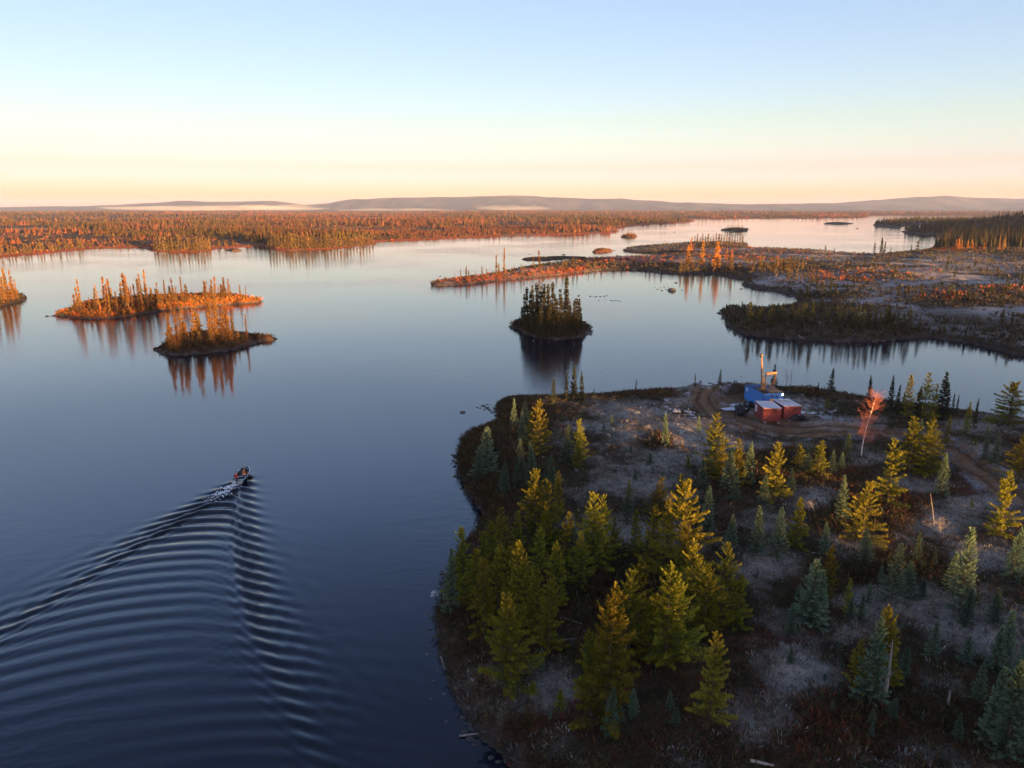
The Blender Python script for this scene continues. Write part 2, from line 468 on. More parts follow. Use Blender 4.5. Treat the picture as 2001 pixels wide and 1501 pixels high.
# --- the frosted bog land on the right with its spit and wooded point
bog_px = [(850, 558), (900, 557), (1000, 547), (1100, 536), (1180, 528), (1250, 528), (1300, 533), (1340, 536), (1380, 535), (1410, 538), (1435, 543), (1462, 546), (1452, 555), (1472, 565),
          (1510, 568), (1545, 577), (1563, 588), (1550, 600), (1500, 606), (1450, 604), (1420, 606), (1408, 613), (1420, 635), (1450, 652), (1500, 659), (1560, 664), (1640, 667), (1720, 666),
          (1790, 659), (1850, 664), (1920, 676), (2001, 697), (2200, 745), (2600, 800), (3600, 640), (3300, 445), (2300, 424), (2000, 426), (1850, 430), (1760, 432), (1705, 438), (1722, 443),
          (1752, 445), (1772, 440.5), (1800, 440), (1832, 444), (1800, 450), (1768, 452), (1764, 456), (1800, 459), (1850, 460), (1838, 472), (1828, 479), (1815, 489), (1770, 494), (1720, 498),
          (1690, 499), (1650, 497), (1600, 492), (1560, 489), (1500, 487), (1467, 486), (1462, 478), (1440, 475), (1380, 474), (1330, 477), (1270, 482), (1228, 486), (1217, 490),
          (1260, 494), (1325, 495), (1335, 498), (1290, 500), (1240, 505), (1150, 508), (1120, 512), (1050, 522), (950, 539), (860, 551)]
bog_poly = smooth_poly(G(bog_px), 4, 0.008, 13)
hill_c = (640, 900)
def bog_h(X, Y, S):
    r = np.hypot(X, Y)
    z = shore(S, 0.4, 1.2, 9.0)
    inl = sstep(0.5, 14, S)
    z = z + inl * (2.4 * (fbm(X * 0.022, Y * 0.022, 61, 4) - 0.45) + 1.2 * (fbm(X * 0.12, Y * 0.12, 62, 3) - 0.5))
    z = z + sstep(10, 160, S) * bumps(X, Y, [(hill_c[0], hill_c[1], 17, 260, 300), (760, 640, 10, 260, 150), (520, 1250, 9, 200, 300)])
    z = z + inl * bumps(X, Y, [(118, 395, 1.6, 50, 24), (190, 250, 1.5, 60, 16)])
    return np.where(S > 0, np.maximum(z, 0.12 + 0.0 * z), z)
bog = Land(bog_poly, bog_h, polar=(138, 2700, 290, R(-9), R(52), 370))
BOG_DARK = [(1500, 630, 110, 26, 1.0), (1700, 640, 130, 14, 1.0), (1620, 600, 60, 10, .8), (1640, 576, 70, 10, .9), (1840, 585, 90, 10, .9), (1950, 580, 60, 8, .8), (1400, 532, 130, 12, 1), (1200, 522, 140, 9, 1), (1150, 510, 60, 4, 1.0), (1280, 488, 70, 6, .7), (1960, 650, 90, 24, .6), (1900, 690, 200, 22, .9), (1550, 520, 70, 12, .6), (1400, 478, 80, 6, .7), (1850, 470, 160, 22, 1), (1980, 460, 180, 40, 1), (1780, 495, 90, 6, .6)]
BOG_RED = [(960, 546, 130, 16, 1.0), (1100, 532, 80, 9, 1.0), (1230, 508, 90, 8, .7), (1850, 580, 60, 8, .6), (1960, 566, 60, 6, .7), (1640, 540, 70, 12, .5), (1540, 495, 70, 5, .4), (1700, 535, 100, 10, .35), (1420, 500, 90, 14, .5), (1870, 485, 60, 6, .7)]
def bog_col(X, Y, Z, S):
    u, v = to_px(X, Y, Z)
    n = fbm(X * 0.035, Y * 0.05, 71, 5); n2 = fbm(X * 0.3, Y * 0.3, 73, 3)
    dk = np.clip(blobs(u, v, BOG_DARK) + (n - 0.48) * 2.4, 0, 1); rd = np.clip(blobs(u, v, BOG_RED) + (n2 - 0.6) * 0.8, 0, 1)
    c = np.tile(np.array([[0.33, 0.30, 0.285]]), (len(X), 1))
    c = mixc(c, (0.14, 0.115, 0.09), np.clip((n2 - 0.45) * 3, 0, 1) * 0.8)
    c = mixc(c, (0.035, 0.028, 0.020), np.clip(dk * 1.3, 0, 1))
    c = mixc(c, (0.22, 0.055, 0.025), rd * 0.8)
    c = mixc(c, (0.045, 0.035, 0.03), sstep(5.0, 1.0, S) * (1 - rd))
    c = mixc(c, (0.03, 0.03, 0.02), sstep(420, 560, np.hypot(X, Y)) * sstep(190, 330, X) * 0.8)
    return c
bog.build('bog_land', M['ground'], bog_col, edge=-3.5)

# --- the far forested shore, all the way to the hills
far_px = [(-1500, 640), (-500, 545), (-150, 515), (0, 503), (80, 496), (160, 488), (178, 486), (250, 484), (285, 486), (298, 491), (350, 493), (410, 491), (424, 486), (480, 483), (520, 481),
          (528, 487), (560, 490), (640, 487), (730, 478), (738, 472), (850, 468), (950, 463), (1050, 460), (1150, 457), (1203, 455), (1207, 449), (1240, 441), (1300, 437), (1357, 433), (1362, 429),
          (1450, 427.5), (1690, 425.5), (1695, 421.5), (1850, 421.2), (2100, 421), (2700, 421)]
far_w = G(far_px) + [(9000, 4000), (14000, 9000), (9000, 12500), (-9000, 12500), (-14000, 8000), (-6000, 1500)]
far_poly = smooth_poly(far_w[:36], 4, 0.004, 23, )
far_poly = np.concatenate([far_poly[:35 * 4], np.array(far_w[36:])])
pond_poly = smooth_poly(G([(12, 447.5), (60, 446), (130, 444.6), (182, 443.6), (178, 445.5), (110, 448.5), (40, 450)]), 4)
def far_h(X, Y, S):
    r = np.hypot(X, Y)
    Sp = sdf(X, Y, pond_poly)
    Se = np.minimum(S, -Sp)
    z = shore(Se, 0.2, 1.8, 30.0, sink=0.2)
    inl = sstep(5, 120, Se)
    z = z + inl * (3.5 * (fbm(X * 0.008, Y * 0.008, 81, 3) - 0.45))
    a = sstep(1200, 4500, r)
    z = z + inl * a * (1.5 + 16 * (fbm(X * 0.0011, Y * 0.0011, 83, 4) - 0.45))
    z = z + inl * bumps(X, Y, [(-1500, 2600, 7, 500, 300)])
    return z
far = Land(far_poly, far_h, polar=(420, 11500, 210, R(-52), R(52), 410))
def far_col(X, Y, Z, S):
    r = np.hypot(X, Y)
    n = fbm(X * 0.006, Y * 0.006, 91, 4); n2 = fbm(X * 0.03, Y * 0.03, 93, 3)
    c = np.tile(np.array([[0.055, 0.036, 0.021]]), (len(X), 1))
    c = mixc(c, (0.14, 0.055, 0.030), np.clip((n - 0.45) * 4, 0, 1) * np.clip((n2 - 0.3) * 3, 0, 1))
    c = mixc(c, (0.22, 0.06, 0.028), sstep(22, 6, S))
    c = mixc(c, (0.15, 0.095, 0.07), np.clip((n2 - 0.62) * 6, 0, 1) * sstep(1500, 700, r))
    c = mixc(c, (0.085, 0.05, 0.03), sstep(1500, 3000, r) * (0.6 + 0.0 * r))
    return c
far.build('far_shore', M['ground_far'], far_col, edge=-12)

# --- the hills on the horizon
HILL = [(-600, 408), (-300, 409), (0, 407), (60, 405), (150, 403), (230, 402), (300, 399), (390, 393), (470, 395), (560, 393), (620, 400), (660, 398), (700, 391), (760, 388), (830, 387), (900, 386), (960, 384), (1030, 384),
        (1090, 387), (1150, 390), (1200, 389), (1290, 395), (1400, 399), (1500, 399), (1600, 397), (1680, 391), (1760, 385), (1800, 384), (1880, 388), (1930, 389), (1990, 386), (2060, 384), (2200, 390), (2600, 398)]
D_HILL = 9000.0
hu = np.array([q[0] for q in HILL]); hv = np.array([q[1] for q in HILL])
ncol = 700
uu = np.linspace(-600, 2600, ncol)
vv = np.interp(uu, hu, hv)
top = np.maximum((HORIZON - vv) / F_PX * D_HILL * 1.0, -6) + 30 + 14 * (fbm(uu * 0.03, uu * 0, 3, 4) - 0.5)
rows = 26
hx = (uu - 1000.5) / F_PX * D_HILL / _cp
V = []; 
for k in range(rows):
    s = k / (rows - 1)
    y = D_HILL - 2200 + 3600 * s
    prof = np.exp(-((s - 0.61) / 0.26) ** 2)
    nz = fbm(hx * 0.0011 + 3, np.full(ncol, y * 0.0016), 5, 4) - 0.5
    V.append(np.stack([hx * y / D_HILL, np.full(ncol, y), np.where(prof > 0.97, top, np.minimum(top * prof * (1 + 0.8 * nz * (1 - prof) * 2), top * 0.985)) - 2], -1))
V = np.concatenate(V)
idx = np.arange(rows * ncol).reshape(rows, ncol)
Fh = np.stack([idx[:-1, :-1], idx[:-1, 1:], idx[1:, 1:], idx[1:, :-1]], -1).reshape(-1, 4)
obj('hills', np_mesh('hills', V, Fh, [M['ground_far']], col=mixc(np.tile(np.array([[0.020, 0.020, 0.018]]), (len(V), 1)), (0.075, 0.06, 0.045), np.clip((fbm(V[:, 0] * 0.006, V[:, 1] * 0.002, 9, 4) - 0.48) * 6, 0, 1)), smooth=True), kind='structure')

# --- islands
def island(name, px, rise, seed, colfun, res=0.5, span=6, m=None, n=6, jit=0.008, noise=0.6, extra=()):
    poly = smooth_poly(G(px), n, jit, seed)
    mn = poly.min(0) - 4; mx = poly.max(0) + 4
    def hf(X, Y, S):
        z = shore(S, 0.35, rise, span)
        z = z + sstep(0.3, 4, S) * (noise * (fbm(X * 0.35, Y * 0.35, seed, 3) - 0.4)) + np.where(S > 0, bumps(X, Y, extra), 0)
        z = z + np.where(np.abs(S) < 2.0, 0.5 * (fbm(X * 0.9, Y * 0.9, seed + 3, 2) - 0.5), 0)
        return z
    L = Land(poly, hf, xs=np.arange(mn[0], mx[0], res), ys=np.arange(mn[1], mx[1], res))
    L.ob = L.build(name, m or M['ground'], colfun, edge=-2.5)
    return L
def isl_col(base, lit, red=0.5, seed=0):  # base ground colour with a second one in noise patches
    def f(X, Y, Z, S):
        n = fbm(X * 0.3, Y * 0.3, seed, 4); n2 = fbm(X * 1.1, Y * 1.1, seed + 4, 2)
        c = np.tile(np.array([base]), (len(X), 1))
        c = mixc(c, lit, np.clip((n - 0.4) * 4, 0, 1) * red)
        c = mixc(c, (0.06, 0.055, 0.05), sstep(0.7, 0.1, S) * np.clip(n2 * 1.6, 0, 1))
        return c
    return f
isles = {}
isles['edge'] = island('island_edge', [(-160, 588), (-140, 600), (-60, 601), (0, 598), (30, 592), (54, 583), (35, 575), (0, 572), (-80, 572)], 1.6, 101, isl_col((0.045, 0.036, 0.024), (0.10, 0.04, 0.02), 0.5, 1))
isles['long'] = island('island_long', [(95, 619), (128, 617), (150, 622), (200, 623), (260, 617), (330, 606), (400, 599), (450, 595), (507, 590), (480, 585), (420, 581), (330, 584), (220, 590), (150, 605), (125, 614)], 0.9, 103,
                       isl_col((0.13, 0.055, 0.02), (0.24, 0.07, 0.022), 0.8, 2), extra=[(*ground(230, 605), 1.0, 12, 6)])
isles['low'] = island('island_low', [(306, 683), (320, 689), (345, 693), (400, 691), (450, 684), (490, 673), (515, 667), (540, 664), (500, 659), (430, 655), (350, 660), (325, 672), (316, 679)], 0.7, 105,
                      isl_col((0.05, 0.036, 0.022), (0.11, 0.04, 0.02), 0.6, 3), extra=[(*ground(410, 671), 1.3, 6.5, 4)])
isles['mid'] = island('island_wooded', [(1000, 636), (1025, 650), (1060, 660), (1100, 663), (1140, 657), (1157, 645), (1135, 633), (1060, 628), (1018, 630)], 0.8, 107, isl_col((0.03, 0.024, 0.018), (0.06, 0.03, 0.02), 0.5, 4))
isles['thin'] = island('islet_thin', [(1016, 507), (1040, 508.5), (1075, 508), (1104, 506), (1080, 504.5), (1045, 504)], 0.5, 109, isl_col((0.04, 0.035, 0.022), (0.08, 0.05, 0.03), .5, 5), res=1.0, span=4, noise=.2)
isles['thin2'] = island('islet_channel', [(1070, 503.6), (1095, 505.5), (1125, 506), (1145, 504.5), (1120, 502.8), (1090, 502.4)], 0.5, 110, isl_col((0.04, 0.035, 0.022), (0.08, 0.05, 0.03), .5, 5), res=1.0, span=4, noise=.2)
isles['red'] = island('islet_red', [(1154, 492), (1165, 494.5), (1178, 494), (1195, 490), (1180, 488), (1165, 489)], 0.9, 111, isl_col((0.16, 0.06, 0.025), (0.24, 0.08, 0.03), .7, 6), res=1.0, span=5, noise=.3)
isles['tree1'] = island('islet_tufted', [(1214, 463), (1232, 464.5), (1248, 462.5), (1240, 459.5), (1224, 459.5)], 1.4, 113, isl_col((0.10, 0.05, 0.025), (0.2, 0.07, 0.03), .6, 7), res=1.6, span=8)
isles['tree2'] = island('islet_spruce', [(1415, 451), (1435, 452.6), (1463, 451.4), (1455, 448), (1425, 448)], 1.4, 115, isl_col((0.04, 0.034, 0.022), (0.06, 0.04, 0.03), .6, 8), res=2.0, span=8)
isles['tree3'] = island('islet_distant', [(1611, 437.6), (1635, 439), (1660, 438), (1652, 435.5), (1622, 435.5)], 1.4, 117, isl_col((0.04, 0.034, 0.022), (0.06, 0.04, 0.03), .6, 9), res=3.0, span=12)
isles['brown'] = island('islet_brown', [(447, 490), (456, 492), (466, 490.5), (462, 488), (452, 487.5)], 0.9, 119, isl_col((0.16, 0.08, 0.04), (0.24, 0.09, 0.04), .6, 10), res=1.2, span=5)

# ------------------------------------------------------------------ water, with the wake as real relief
BOAT = (-30.75, 78.6)
def wake_field():
    n = 640; dx = 0.17
    x0, y0 = -92.0, 0.0
    U = 1.76
    path = np.array([(-30.4, 79.0), (-30.2, 72), (-29.6, 63), (-28.4, 52), (-26.6, 42), (-24.2, 33), (-21, 23), (-17, 13), (-12, 4)])
    seg = np.concatenate([[0], np.cumsum(np.hypot(*np.diff(path, axis=0).T))])
    kx = np.fft.fftfreq(n, dx) * 2 * pi; ky = np.fft.rfftfreq(n, dx) * 2 * pi     # array axes: [x, y]
    KX, KY = np.meshgrid(kx, ky, indexing='ij'); K = np.hypot(KX, KY) + 1e-9
    W = np.sqrt(9.81 * K)
    a = 0.37
    P = np.exp(-(K * a) ** 2 / 2) * K / W * (1 - np.exp(-(K / 0.7) ** 2))
    P2 = np.exp(-(K * 0.22) ** 2 / 2) * K / W * (1 - np.exp(-(K / 0.9) ** 2))
    acc = np.zeros(K.shape, complex); dt = 0.1
    T = seg[-1] / U
    for tau in np.arange(0.05, T, dt):
        s = U * tau
        px = np.interp(s, seg, path[:, 0]) - x0; py = np.interp(s, seg, path[:, 1]) - y0
        damp = exp(-tau / 30.0)
        sn = dt * damp * np.sin(W * tau)
        acc -= sn * P * np.exp(-1j * (KX * px + KY * py))
        jx = 0.10 * sin(s * 1.9) + 0.10 * sin(s * 4.3 + 1)
        acc += 0.6 * sn * P2 * np.exp(-1j * (KX * (px + jx + 0.03 * 3.6) + KY * (py - 3.6)))
    h = np.fft.irfft2(acc, s=(n, n))
    xs = x0 + np.arange(n) * dx; ys = y0 + np.arange(n) * dx
    return xs, ys, h
wx, wy, wh = wake_field()
ix = (wx > -66) & (wx < 4); iy = (wy > 27.5) & (wy < 90)
xs, ys = wx[ix], wy[iy]; hh = wh[np.ix_(ix, iy)].T      # [y, x]
sl = np.abs(np.gradient(hh, 0.17)[0])
XX, YY = np.meshgrid(xs, ys)
fade = sstep(0, 5, XX - xs[0]) * sstep(0, 4, xs[-1] - XX) * sstep(0, 1.5, YY - ys[0]) * sstep(0, 4, ys[-1] - YY)
dist = np.hypot(XX - BOAT[0], YY - BOAT[1])
ref = np.percentile(sl[(dist > 12) & (dist < 40)], 98)
amp = 0.175 / ref
hh = hh * amp * fade * (0.55 + 0.9 * fbm(XX * 0.09, YY * 0.09, 44, 3)) * np.interp(dist, [0, 25, 60], [1.15, 1.0, 0.7])
hh = np.sign(hh) * 0.22 * np.tanh(np.abs(hh) / 0.22)
nX, nY = len(xs), len(ys)
WV = np.stack([XX.ravel(), YY.ravel(), hh.ravel()], -1)
idx = np.arange(nX * nY).reshape(nY, nX)
WF = np.stack([idx[:-1, :-1], idx[:-1, 1:], idx[1:, 1:], idx[1:, :-1]], -1).reshape(-1, 4)
B_ = 16000.0
ex = [-B_, xs[0], xs[-1], B_]; ey = [-B_, ys[0], ys[-1], B_]
OV = []; OF = []
for i in range(3):
    for j in range(3):
        if i == 1 and j == 1: continue
        b0 = len(WV) + len(OV)
        OV += [(ex[i], ey[j], 0), (ex[i + 1], ey[j], 0), (ex[i + 1], ey[j + 1], 0), (ex[i], ey[j + 1], 0)]
        OF.append((b0, b0 + 1, b0 + 2, b0 + 3))
wm = bpy.data.materials.new('lake_water'); wm.use_nodes = True
nt = wm.node_tree; b = nt.nodes['Principled BSDF']
b.inputs['Base Color'].default_value = (0.004, 0.008, 0.016, 1)
b.inputs['Roughness'].default_value = 0.04
b.inputs['IOR'].default_value = 1.40
tc = nt.nodes.new('ShaderNodeTexCoord')
mp = nt.nodes.new('ShaderNodeMapping'); mp.inputs['Scale'].default_value = (1.0, 1.35, 1.0); mp.inputs['Rotation'].default_value = (0, 0, 0.35)
nt.links.new(tc.outputs['Object'], mp.inputs[0])
n1 = nt.nodes.new('ShaderNodeTexNoise'); n1.inputs['Scale'].default_value = 1.6; n1.inputs['Detail'].default_value = 3; n1.inputs['Roughness'].default_value = 0.55
n2 = nt.nodes.new('ShaderNodeTexNoise'); n2.inputs['Scale'].default_value = 0.013; n2.inputs['Detail'].default_value = 3
nt.links.new(mp.outputs[0], n1.inputs['Vector']); nt.links.new(tc.outputs['Object'], n2.inputs['Vector'])
mr = nt.nodes.new('ShaderNodeMapRange'); mr.inputs[1].default_value = 0.40; mr.inputs[2].default_value = 0.62; mr.inputs[3].default_value = 0.10; mr.inputs[4].default_value = 0.42
nt.links.new(n2.outputs[0], mr.inputs[0])
bp = nt.nodes.new('ShaderNodeBump'); bp.inputs['Distance'].default_value = 0.075
n3 = nt.nodes.new('ShaderNodeTexNoise'); n3.inputs['Scale'].default_value = 0.42; n3.inputs['Detail'].default_value = 4; n3.inputs['Roughness'].default_value = 0.6
nt.links.new(mp.outputs[0], n3.inputs['Vector'])
ad = nt.nodes.new('ShaderNodeMath'); ad.operation = 'MULTIPLY_ADD'; ad.inputs[1].default_value = 1.6
nt.links.new(n3.outputs[0], ad.inputs[0]); nt.links.new(n1.outputs[0], ad.inputs[2])
nt.links.new(mr.outputs[0], bp.inputs['Strength']); nt.links.new(ad.outputs[0], bp.inputs['Height'])
nt.links.new(bp.outputs[0], b.inputs['Normal'])
obj('lake', np_mesh('lake', np.concatenate([WV, np.array(OV)]), [WF, np.array(OF)], [wm], smooth=True), kind='structure')

# ------------------------------------------------------------------ plant templates
def rhombs(P, U, W):
    """leaf-shaped quads at P, half length U, half width W"""
    n = len(P)
    V = np.stack([P - U, P + W, P + U, P - W], 1).reshape(-1, 3)
    F = np.arange(4 * n).reshape(n, 4)
    return V, F

def tube(pts, rads, sides=5):
    """tapered tube along points"""
    pts = np.array(pts, float); n = len(pts)
    d = np.gradient(pts, axis=0); d /= np.linalg.norm(d, axis=1)[:, None] + 1e-9
    ref = np.where(np.abs(d[:, 2:3]) > 0.9, np.array([[1.0, 0, 0]]), np.array([[0, 0, 1.0]]))
    a = np.cross(d, ref); a /= np.linalg.norm(a, axis=1)[:, None] + 1e-9
    b = np.cross(d, a)
    V = []
    for k in range(sides):
        t = 2 * pi * k / sides
        V.append(pts + (a * cos(t) + b * sin(t)) * np.array(rads)[:, None])
    V = np.stack(V, 1).reshape(-1, 3)
    F = []
    for i in range(n - 1):
        for k in range(sides):
            k2 = (k + 1) % sides
            F.append((i * sides + k, i * sides + k2, (i + 1) * sides + k2, (i + 1) * sides + k))
    return V, np.array(F, int).reshape(-1, 4)

class Acc:
    def __init__(s): s.V = []; s.F = []; s.n = 0; s.c = []
    def add(s, V, F, col=None):
        s.V.append(V); s.F.append(np.asarray(F) + s.n); s.n += len(V)
        if col is not None: s.c.append(col if len(np.shape(col)) == 2 else np.tile(np.array([col]), (len(V), 1)))
    def mesh(s, name, mats, smooth=False):
        return np_mesh(name, np.concatenate(s.V), s.F, mats, col=np.concatenate(s.c) if s.c else None, smooth=smooth)

def conifer(seed, H, Rmax, nbr, leaves, ll, lw, a=0.8, clear=0.06, el_top=45, el_bot=-10, curl=0.0, spray=0.32, jag=0.5, inner=(0.03, 0.03, 0.01), outer=(0.1, 0.1, 0.03), vj=0.06, whorl=0, club=0.0, gap=0.0, tipbias=0.7, minlen=0.06, tonef=0.25):
    g = np.random.default_rng(seed)
    t = clear + (1 - clear) * np.sort(g.random(nbr) ** 0.85)
    if whorl:
        t = clear + (1 - clear) * (np.round((t - clear) / (1 - clear) * whorl) / whorl) + g.normal(0, 0.006, nbr)
        t = np.clip(t, clear, 0.995)
    az = np.cumsum(np.full(nbr, 2.39996)) + g.normal(0, 0.4, nbr)
    lobes = 1 + 0.26 * np.sin(az * 2 + seed) * (1 - t) + 0.2 * (vnoise(t * 6, az * 0.9, seed + 3) - 0.5)
    L = Rmax * ((1 - t) ** a * lobes * (1 - jag * g.random(nbr)) + minlen)
    if club:
        L = L * (1 - club * np.exp(-((t - 0.78) / 0.10) ** 2)) + Rmax * club * 0.35 * np.exp(-((t - 0.92) / 0.05) ** 2)
    if gap:
        L = L * np.where(vnoise(t * 11, az * 0.5, seed) < gap, 0.35, 1.0)
    el = R(el_bot) + (R(el_top) - R(el_bot)) * t ** 1.6 + g.normal(0, 0.09, nbr)
    lean = g.normal(0, 0.012, 2)
    cnt = np.maximum((leaves * L / L.sum() * 0.8 + leaves / nbr * 0.2).astype(int), 3)
    bi = np.repeat(np.arange(nbr), cnt); n = len(bi)
    s = 0.08 + 0.92 * g.random(n) ** tipbias
    Lb = L[bi]; azb = az[bi]; elb = el[bi]
    out = np.stack([np.cos(azb), np.sin(azb), 0 * azb], -1)
    lat = np.stack([-np.sin(azb), np.cos(azb), 0 * azb], -1)
    side = np.sign(g.random(n) - 0.5)
    wid = spray * (1.05 - s) * g.random(n) * Lb + 0.02 * H / 8
    z0 = t[bi] * H
    cz = np.tan(elb) * Lb * s + curl * Lb * s * s
    P = out * (Lb * s)[:, None] + lat * (side * wid)[:, None]
    P[:, 2] += z0 + cz + g.normal(0, vj, n) * (0.4 + Lb / Rmax)
    P[:, :2] += lean[None] * P[:, 2:3]
    dirv = out * 0.9 + lat * (side * (0.5 + 0.5 * g.random(n)))[:, None]
    dirv[:, 2] += np.tan(elb) * 0.6 + g.normal(0, 0.35, n) + curl * s
    dirv += g.normal(0, 0.25, (n, 3)); dirv /= np.linalg.norm(dirv, axis=1)[:, None]
    nrm = np.stack([g.normal(0, 0.5, n), g.normal(0, 0.5, n), np.ones(n)], -1)
    wv = np.cross(dirv, nrm); wv /= np.linalg.norm(wv, axis=1)[:, None] + 1e-9
    sz = 0.6 + 0.8 * g.random(n)
    V, F = rhombs(P, dirv * (ll * sz)[:, None], wv * (lw * sz)[:, None])
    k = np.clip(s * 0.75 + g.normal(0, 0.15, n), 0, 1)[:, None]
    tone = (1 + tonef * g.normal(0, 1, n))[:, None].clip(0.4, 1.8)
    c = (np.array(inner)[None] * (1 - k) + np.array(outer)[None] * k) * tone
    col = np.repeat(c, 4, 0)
    crown = (V, F, col)
    # trunk and limbs
    T = Acc()
    hs = np.linspace(-0.25, H * 0.985, 9)
    pts = np.stack([lean[0] * hs, lean[1] * hs, hs], -1)
    r0 = H * 0.014 + 0.015
    T.add(*tube(pts, r0 * np.clip(1 - hs / H, 0.05, 1.1), 6))
    big = np.argsort(-L)[:min(nbr, 26)]
    for i in big:
        q = []
        for s_ in (0, 0.5, 0.9):
            q.append((cos(az[i]) * L[i] * s_ + lean[0] * t[i] * H, sin(az[i]) * L[i] * s_ + lean[1] * t[i] * H, t[i] * H + tan(el[i]) * L[i] * s_ + curl * L[i] * s_ ** 2))
        T.add(*tube(q, [r0 * 0.28, r0 * 0.2, r0 * 0.08], 3))
    return crown, T

LEAF_N = {}
def tree_template(key, seed, H, **kw):
    crown, T = conifer(seed, H, **kw)
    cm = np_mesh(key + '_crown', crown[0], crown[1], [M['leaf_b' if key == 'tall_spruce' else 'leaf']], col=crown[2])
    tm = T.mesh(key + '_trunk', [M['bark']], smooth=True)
    return (cm, tm, H)

def one_mesh_template(key, seed, H, **kw):
    """far small tree, trunk and crown in one mesh with two materials"""
    crown, T = conifer(seed, H, **kw)
    TV = np.concatenate(T.V); TF = np.concatenate(T.F)
    V = np.concatenate([crown[0], TV]); F = np.concatenate([crown[1], TF + len(crown[0])])
    col = np.concatenate([crown[2], np.tile(np.array([[0.07, 0.05, 0.04]]), (len(TV), 1))])
    me = np_mesh(key, V, F, [M['leaf_b'], M['bark']], midx=np.concatenate([np.zeros(len(crown[1])), np.ones(len(TF))]), col=col)
    return (me, None, H)

TPL = {'L': [], 'S': [], 'B': [], 'b': [], 'c': [], 'l': [], 's': [], 'd': []}
for i in range(6):      # golden-green larches, loose and feathery
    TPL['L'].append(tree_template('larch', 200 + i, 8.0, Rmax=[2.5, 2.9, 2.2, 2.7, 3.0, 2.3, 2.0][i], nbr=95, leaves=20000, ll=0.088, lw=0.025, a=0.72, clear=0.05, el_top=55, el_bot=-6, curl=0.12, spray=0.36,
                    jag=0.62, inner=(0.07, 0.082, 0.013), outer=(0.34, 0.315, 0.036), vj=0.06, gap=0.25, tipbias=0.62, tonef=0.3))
for i in range(6):      # frosted young spruces, dense cones
    TPL['S'].append(tree_template('spruce', 300 + i, 5.0, Rmax=[1.2, 1.4, 1.05, 1.3, 0.95, 1.15, 1.1][i], nbr=170, leaves=12000, ll=0.066, lw=0.020, a=0.85, clear=0.02, el_top=62, el_bot=-12, curl=0.25, spray=0.34,
                    jag=0.36, inner=(0.025, 0.048, 0.024), outer=(0.21, 0.31, 0.205), vj=0.03, whorl=22, tipbias=0.55, tonef=0.3))
for i in range(5):      # dark spruces on the far side of the headland
    TPL['B'].append(tree_template('dark_spruce', 400 + i, 5.0, Rmax=[0.85, 1.0, 0.75, 0.95, 0.8][i], nbr=130, leaves=4500, ll=0.10, lw=0.035, a=0.85, clear=0.03, el_top=55, el_bot=-22, curl=0.2, spray=0.34,
                    jag=0.5, inner=(0.012, 0.02, 0.010), outer=(0.06, 0.085, 0.05), vj=0.04, whorl=18, tipbias=0.6))
for i in range(7):      # tall club-topped spruces of the islands, the sun's orange painted into the needles
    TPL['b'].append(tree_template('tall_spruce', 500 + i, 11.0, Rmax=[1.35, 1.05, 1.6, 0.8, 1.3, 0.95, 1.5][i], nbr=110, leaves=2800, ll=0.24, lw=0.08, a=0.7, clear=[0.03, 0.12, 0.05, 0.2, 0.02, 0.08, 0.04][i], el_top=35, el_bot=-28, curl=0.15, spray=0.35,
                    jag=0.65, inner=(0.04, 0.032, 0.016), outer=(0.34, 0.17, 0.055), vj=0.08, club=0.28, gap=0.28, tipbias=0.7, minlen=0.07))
for i in range(4):      # tall spruces of the wooded islet, shade painted in as darker needles
    TPL['c'].append(tree_template('tall_spruce', 520 + i, 11.0, Rmax=[1.6, 1.3, 1.8, 1.45][i], nbr=110, leaves=2900, ll=0.24, lw=0.08, a=0.65, clear=0.03, el_top=35, el_bot=-28, curl=0.15, spray=0.35,
                    jag=0.6, inner=(0.014, 0.018, 0.010), outer=(0.085, 0.080, 0.040), vj=0.08, club=0.28, gap=0.25, tipbias=0.7, minlen=0.07))
for i in range(5):      # small distant spruces, orange sunlight put into their colour
    TPL['s'].append(one_mesh_template('small_spruce', 600 + i, 6.0, Rmax=[1.0, 0.8, 1.2, 0.7, 0.95][i], nbr=60, leaves=700, ll=0.26, lw=0.10, a=0.75, clear=0.03, el_top=50, el_bot=-15, curl=0.2, spray=0.35,
                    jag=0.45, inner=(0.035, 0.034, 0.014), outer=(0.26, 0.165, 0.058), vj=0.06, tipbias=0.65))
for i in range(5):      # small spruces of the bog, darkened needle colour standing in for shade
    TPL['d'].append(one_mesh_template('small_spruce', 620 + i, 6.0, Rmax=[1.1, 0.9, 1.3, 0.8, 1.05][i], nbr=60, leaves=900, ll=0.24, lw=0.09, a=0.8, clear=0.02, el_top=50, el_bot=-15, curl=0.2, spray=0.35,
                    jag=0.45, inner=(0.016, 0.022, 0.010), outer=(0.085, 0.10, 0.045), vj=0.06, tipbias=0.65))
for i in range(3):      # small distant larches, sunlit orange put into the needle colour
    TPL['l'].append(one_mesh_template('small_larch', 650 + i, 8.0, Rmax=[1.3, 1.5, 1.1][i], nbr=70, leaves=1100, ll=0.28, lw=0.10, a=0.8, clear=0.04, el_top=50, el_bot=-8, curl=0.1, spray=0.4,
                    jag=0.5, inner=(0.22, 0.10, 0.02), outer=(0.60, 0.28, 0.05), vj=0.1, tipbias=0.65))

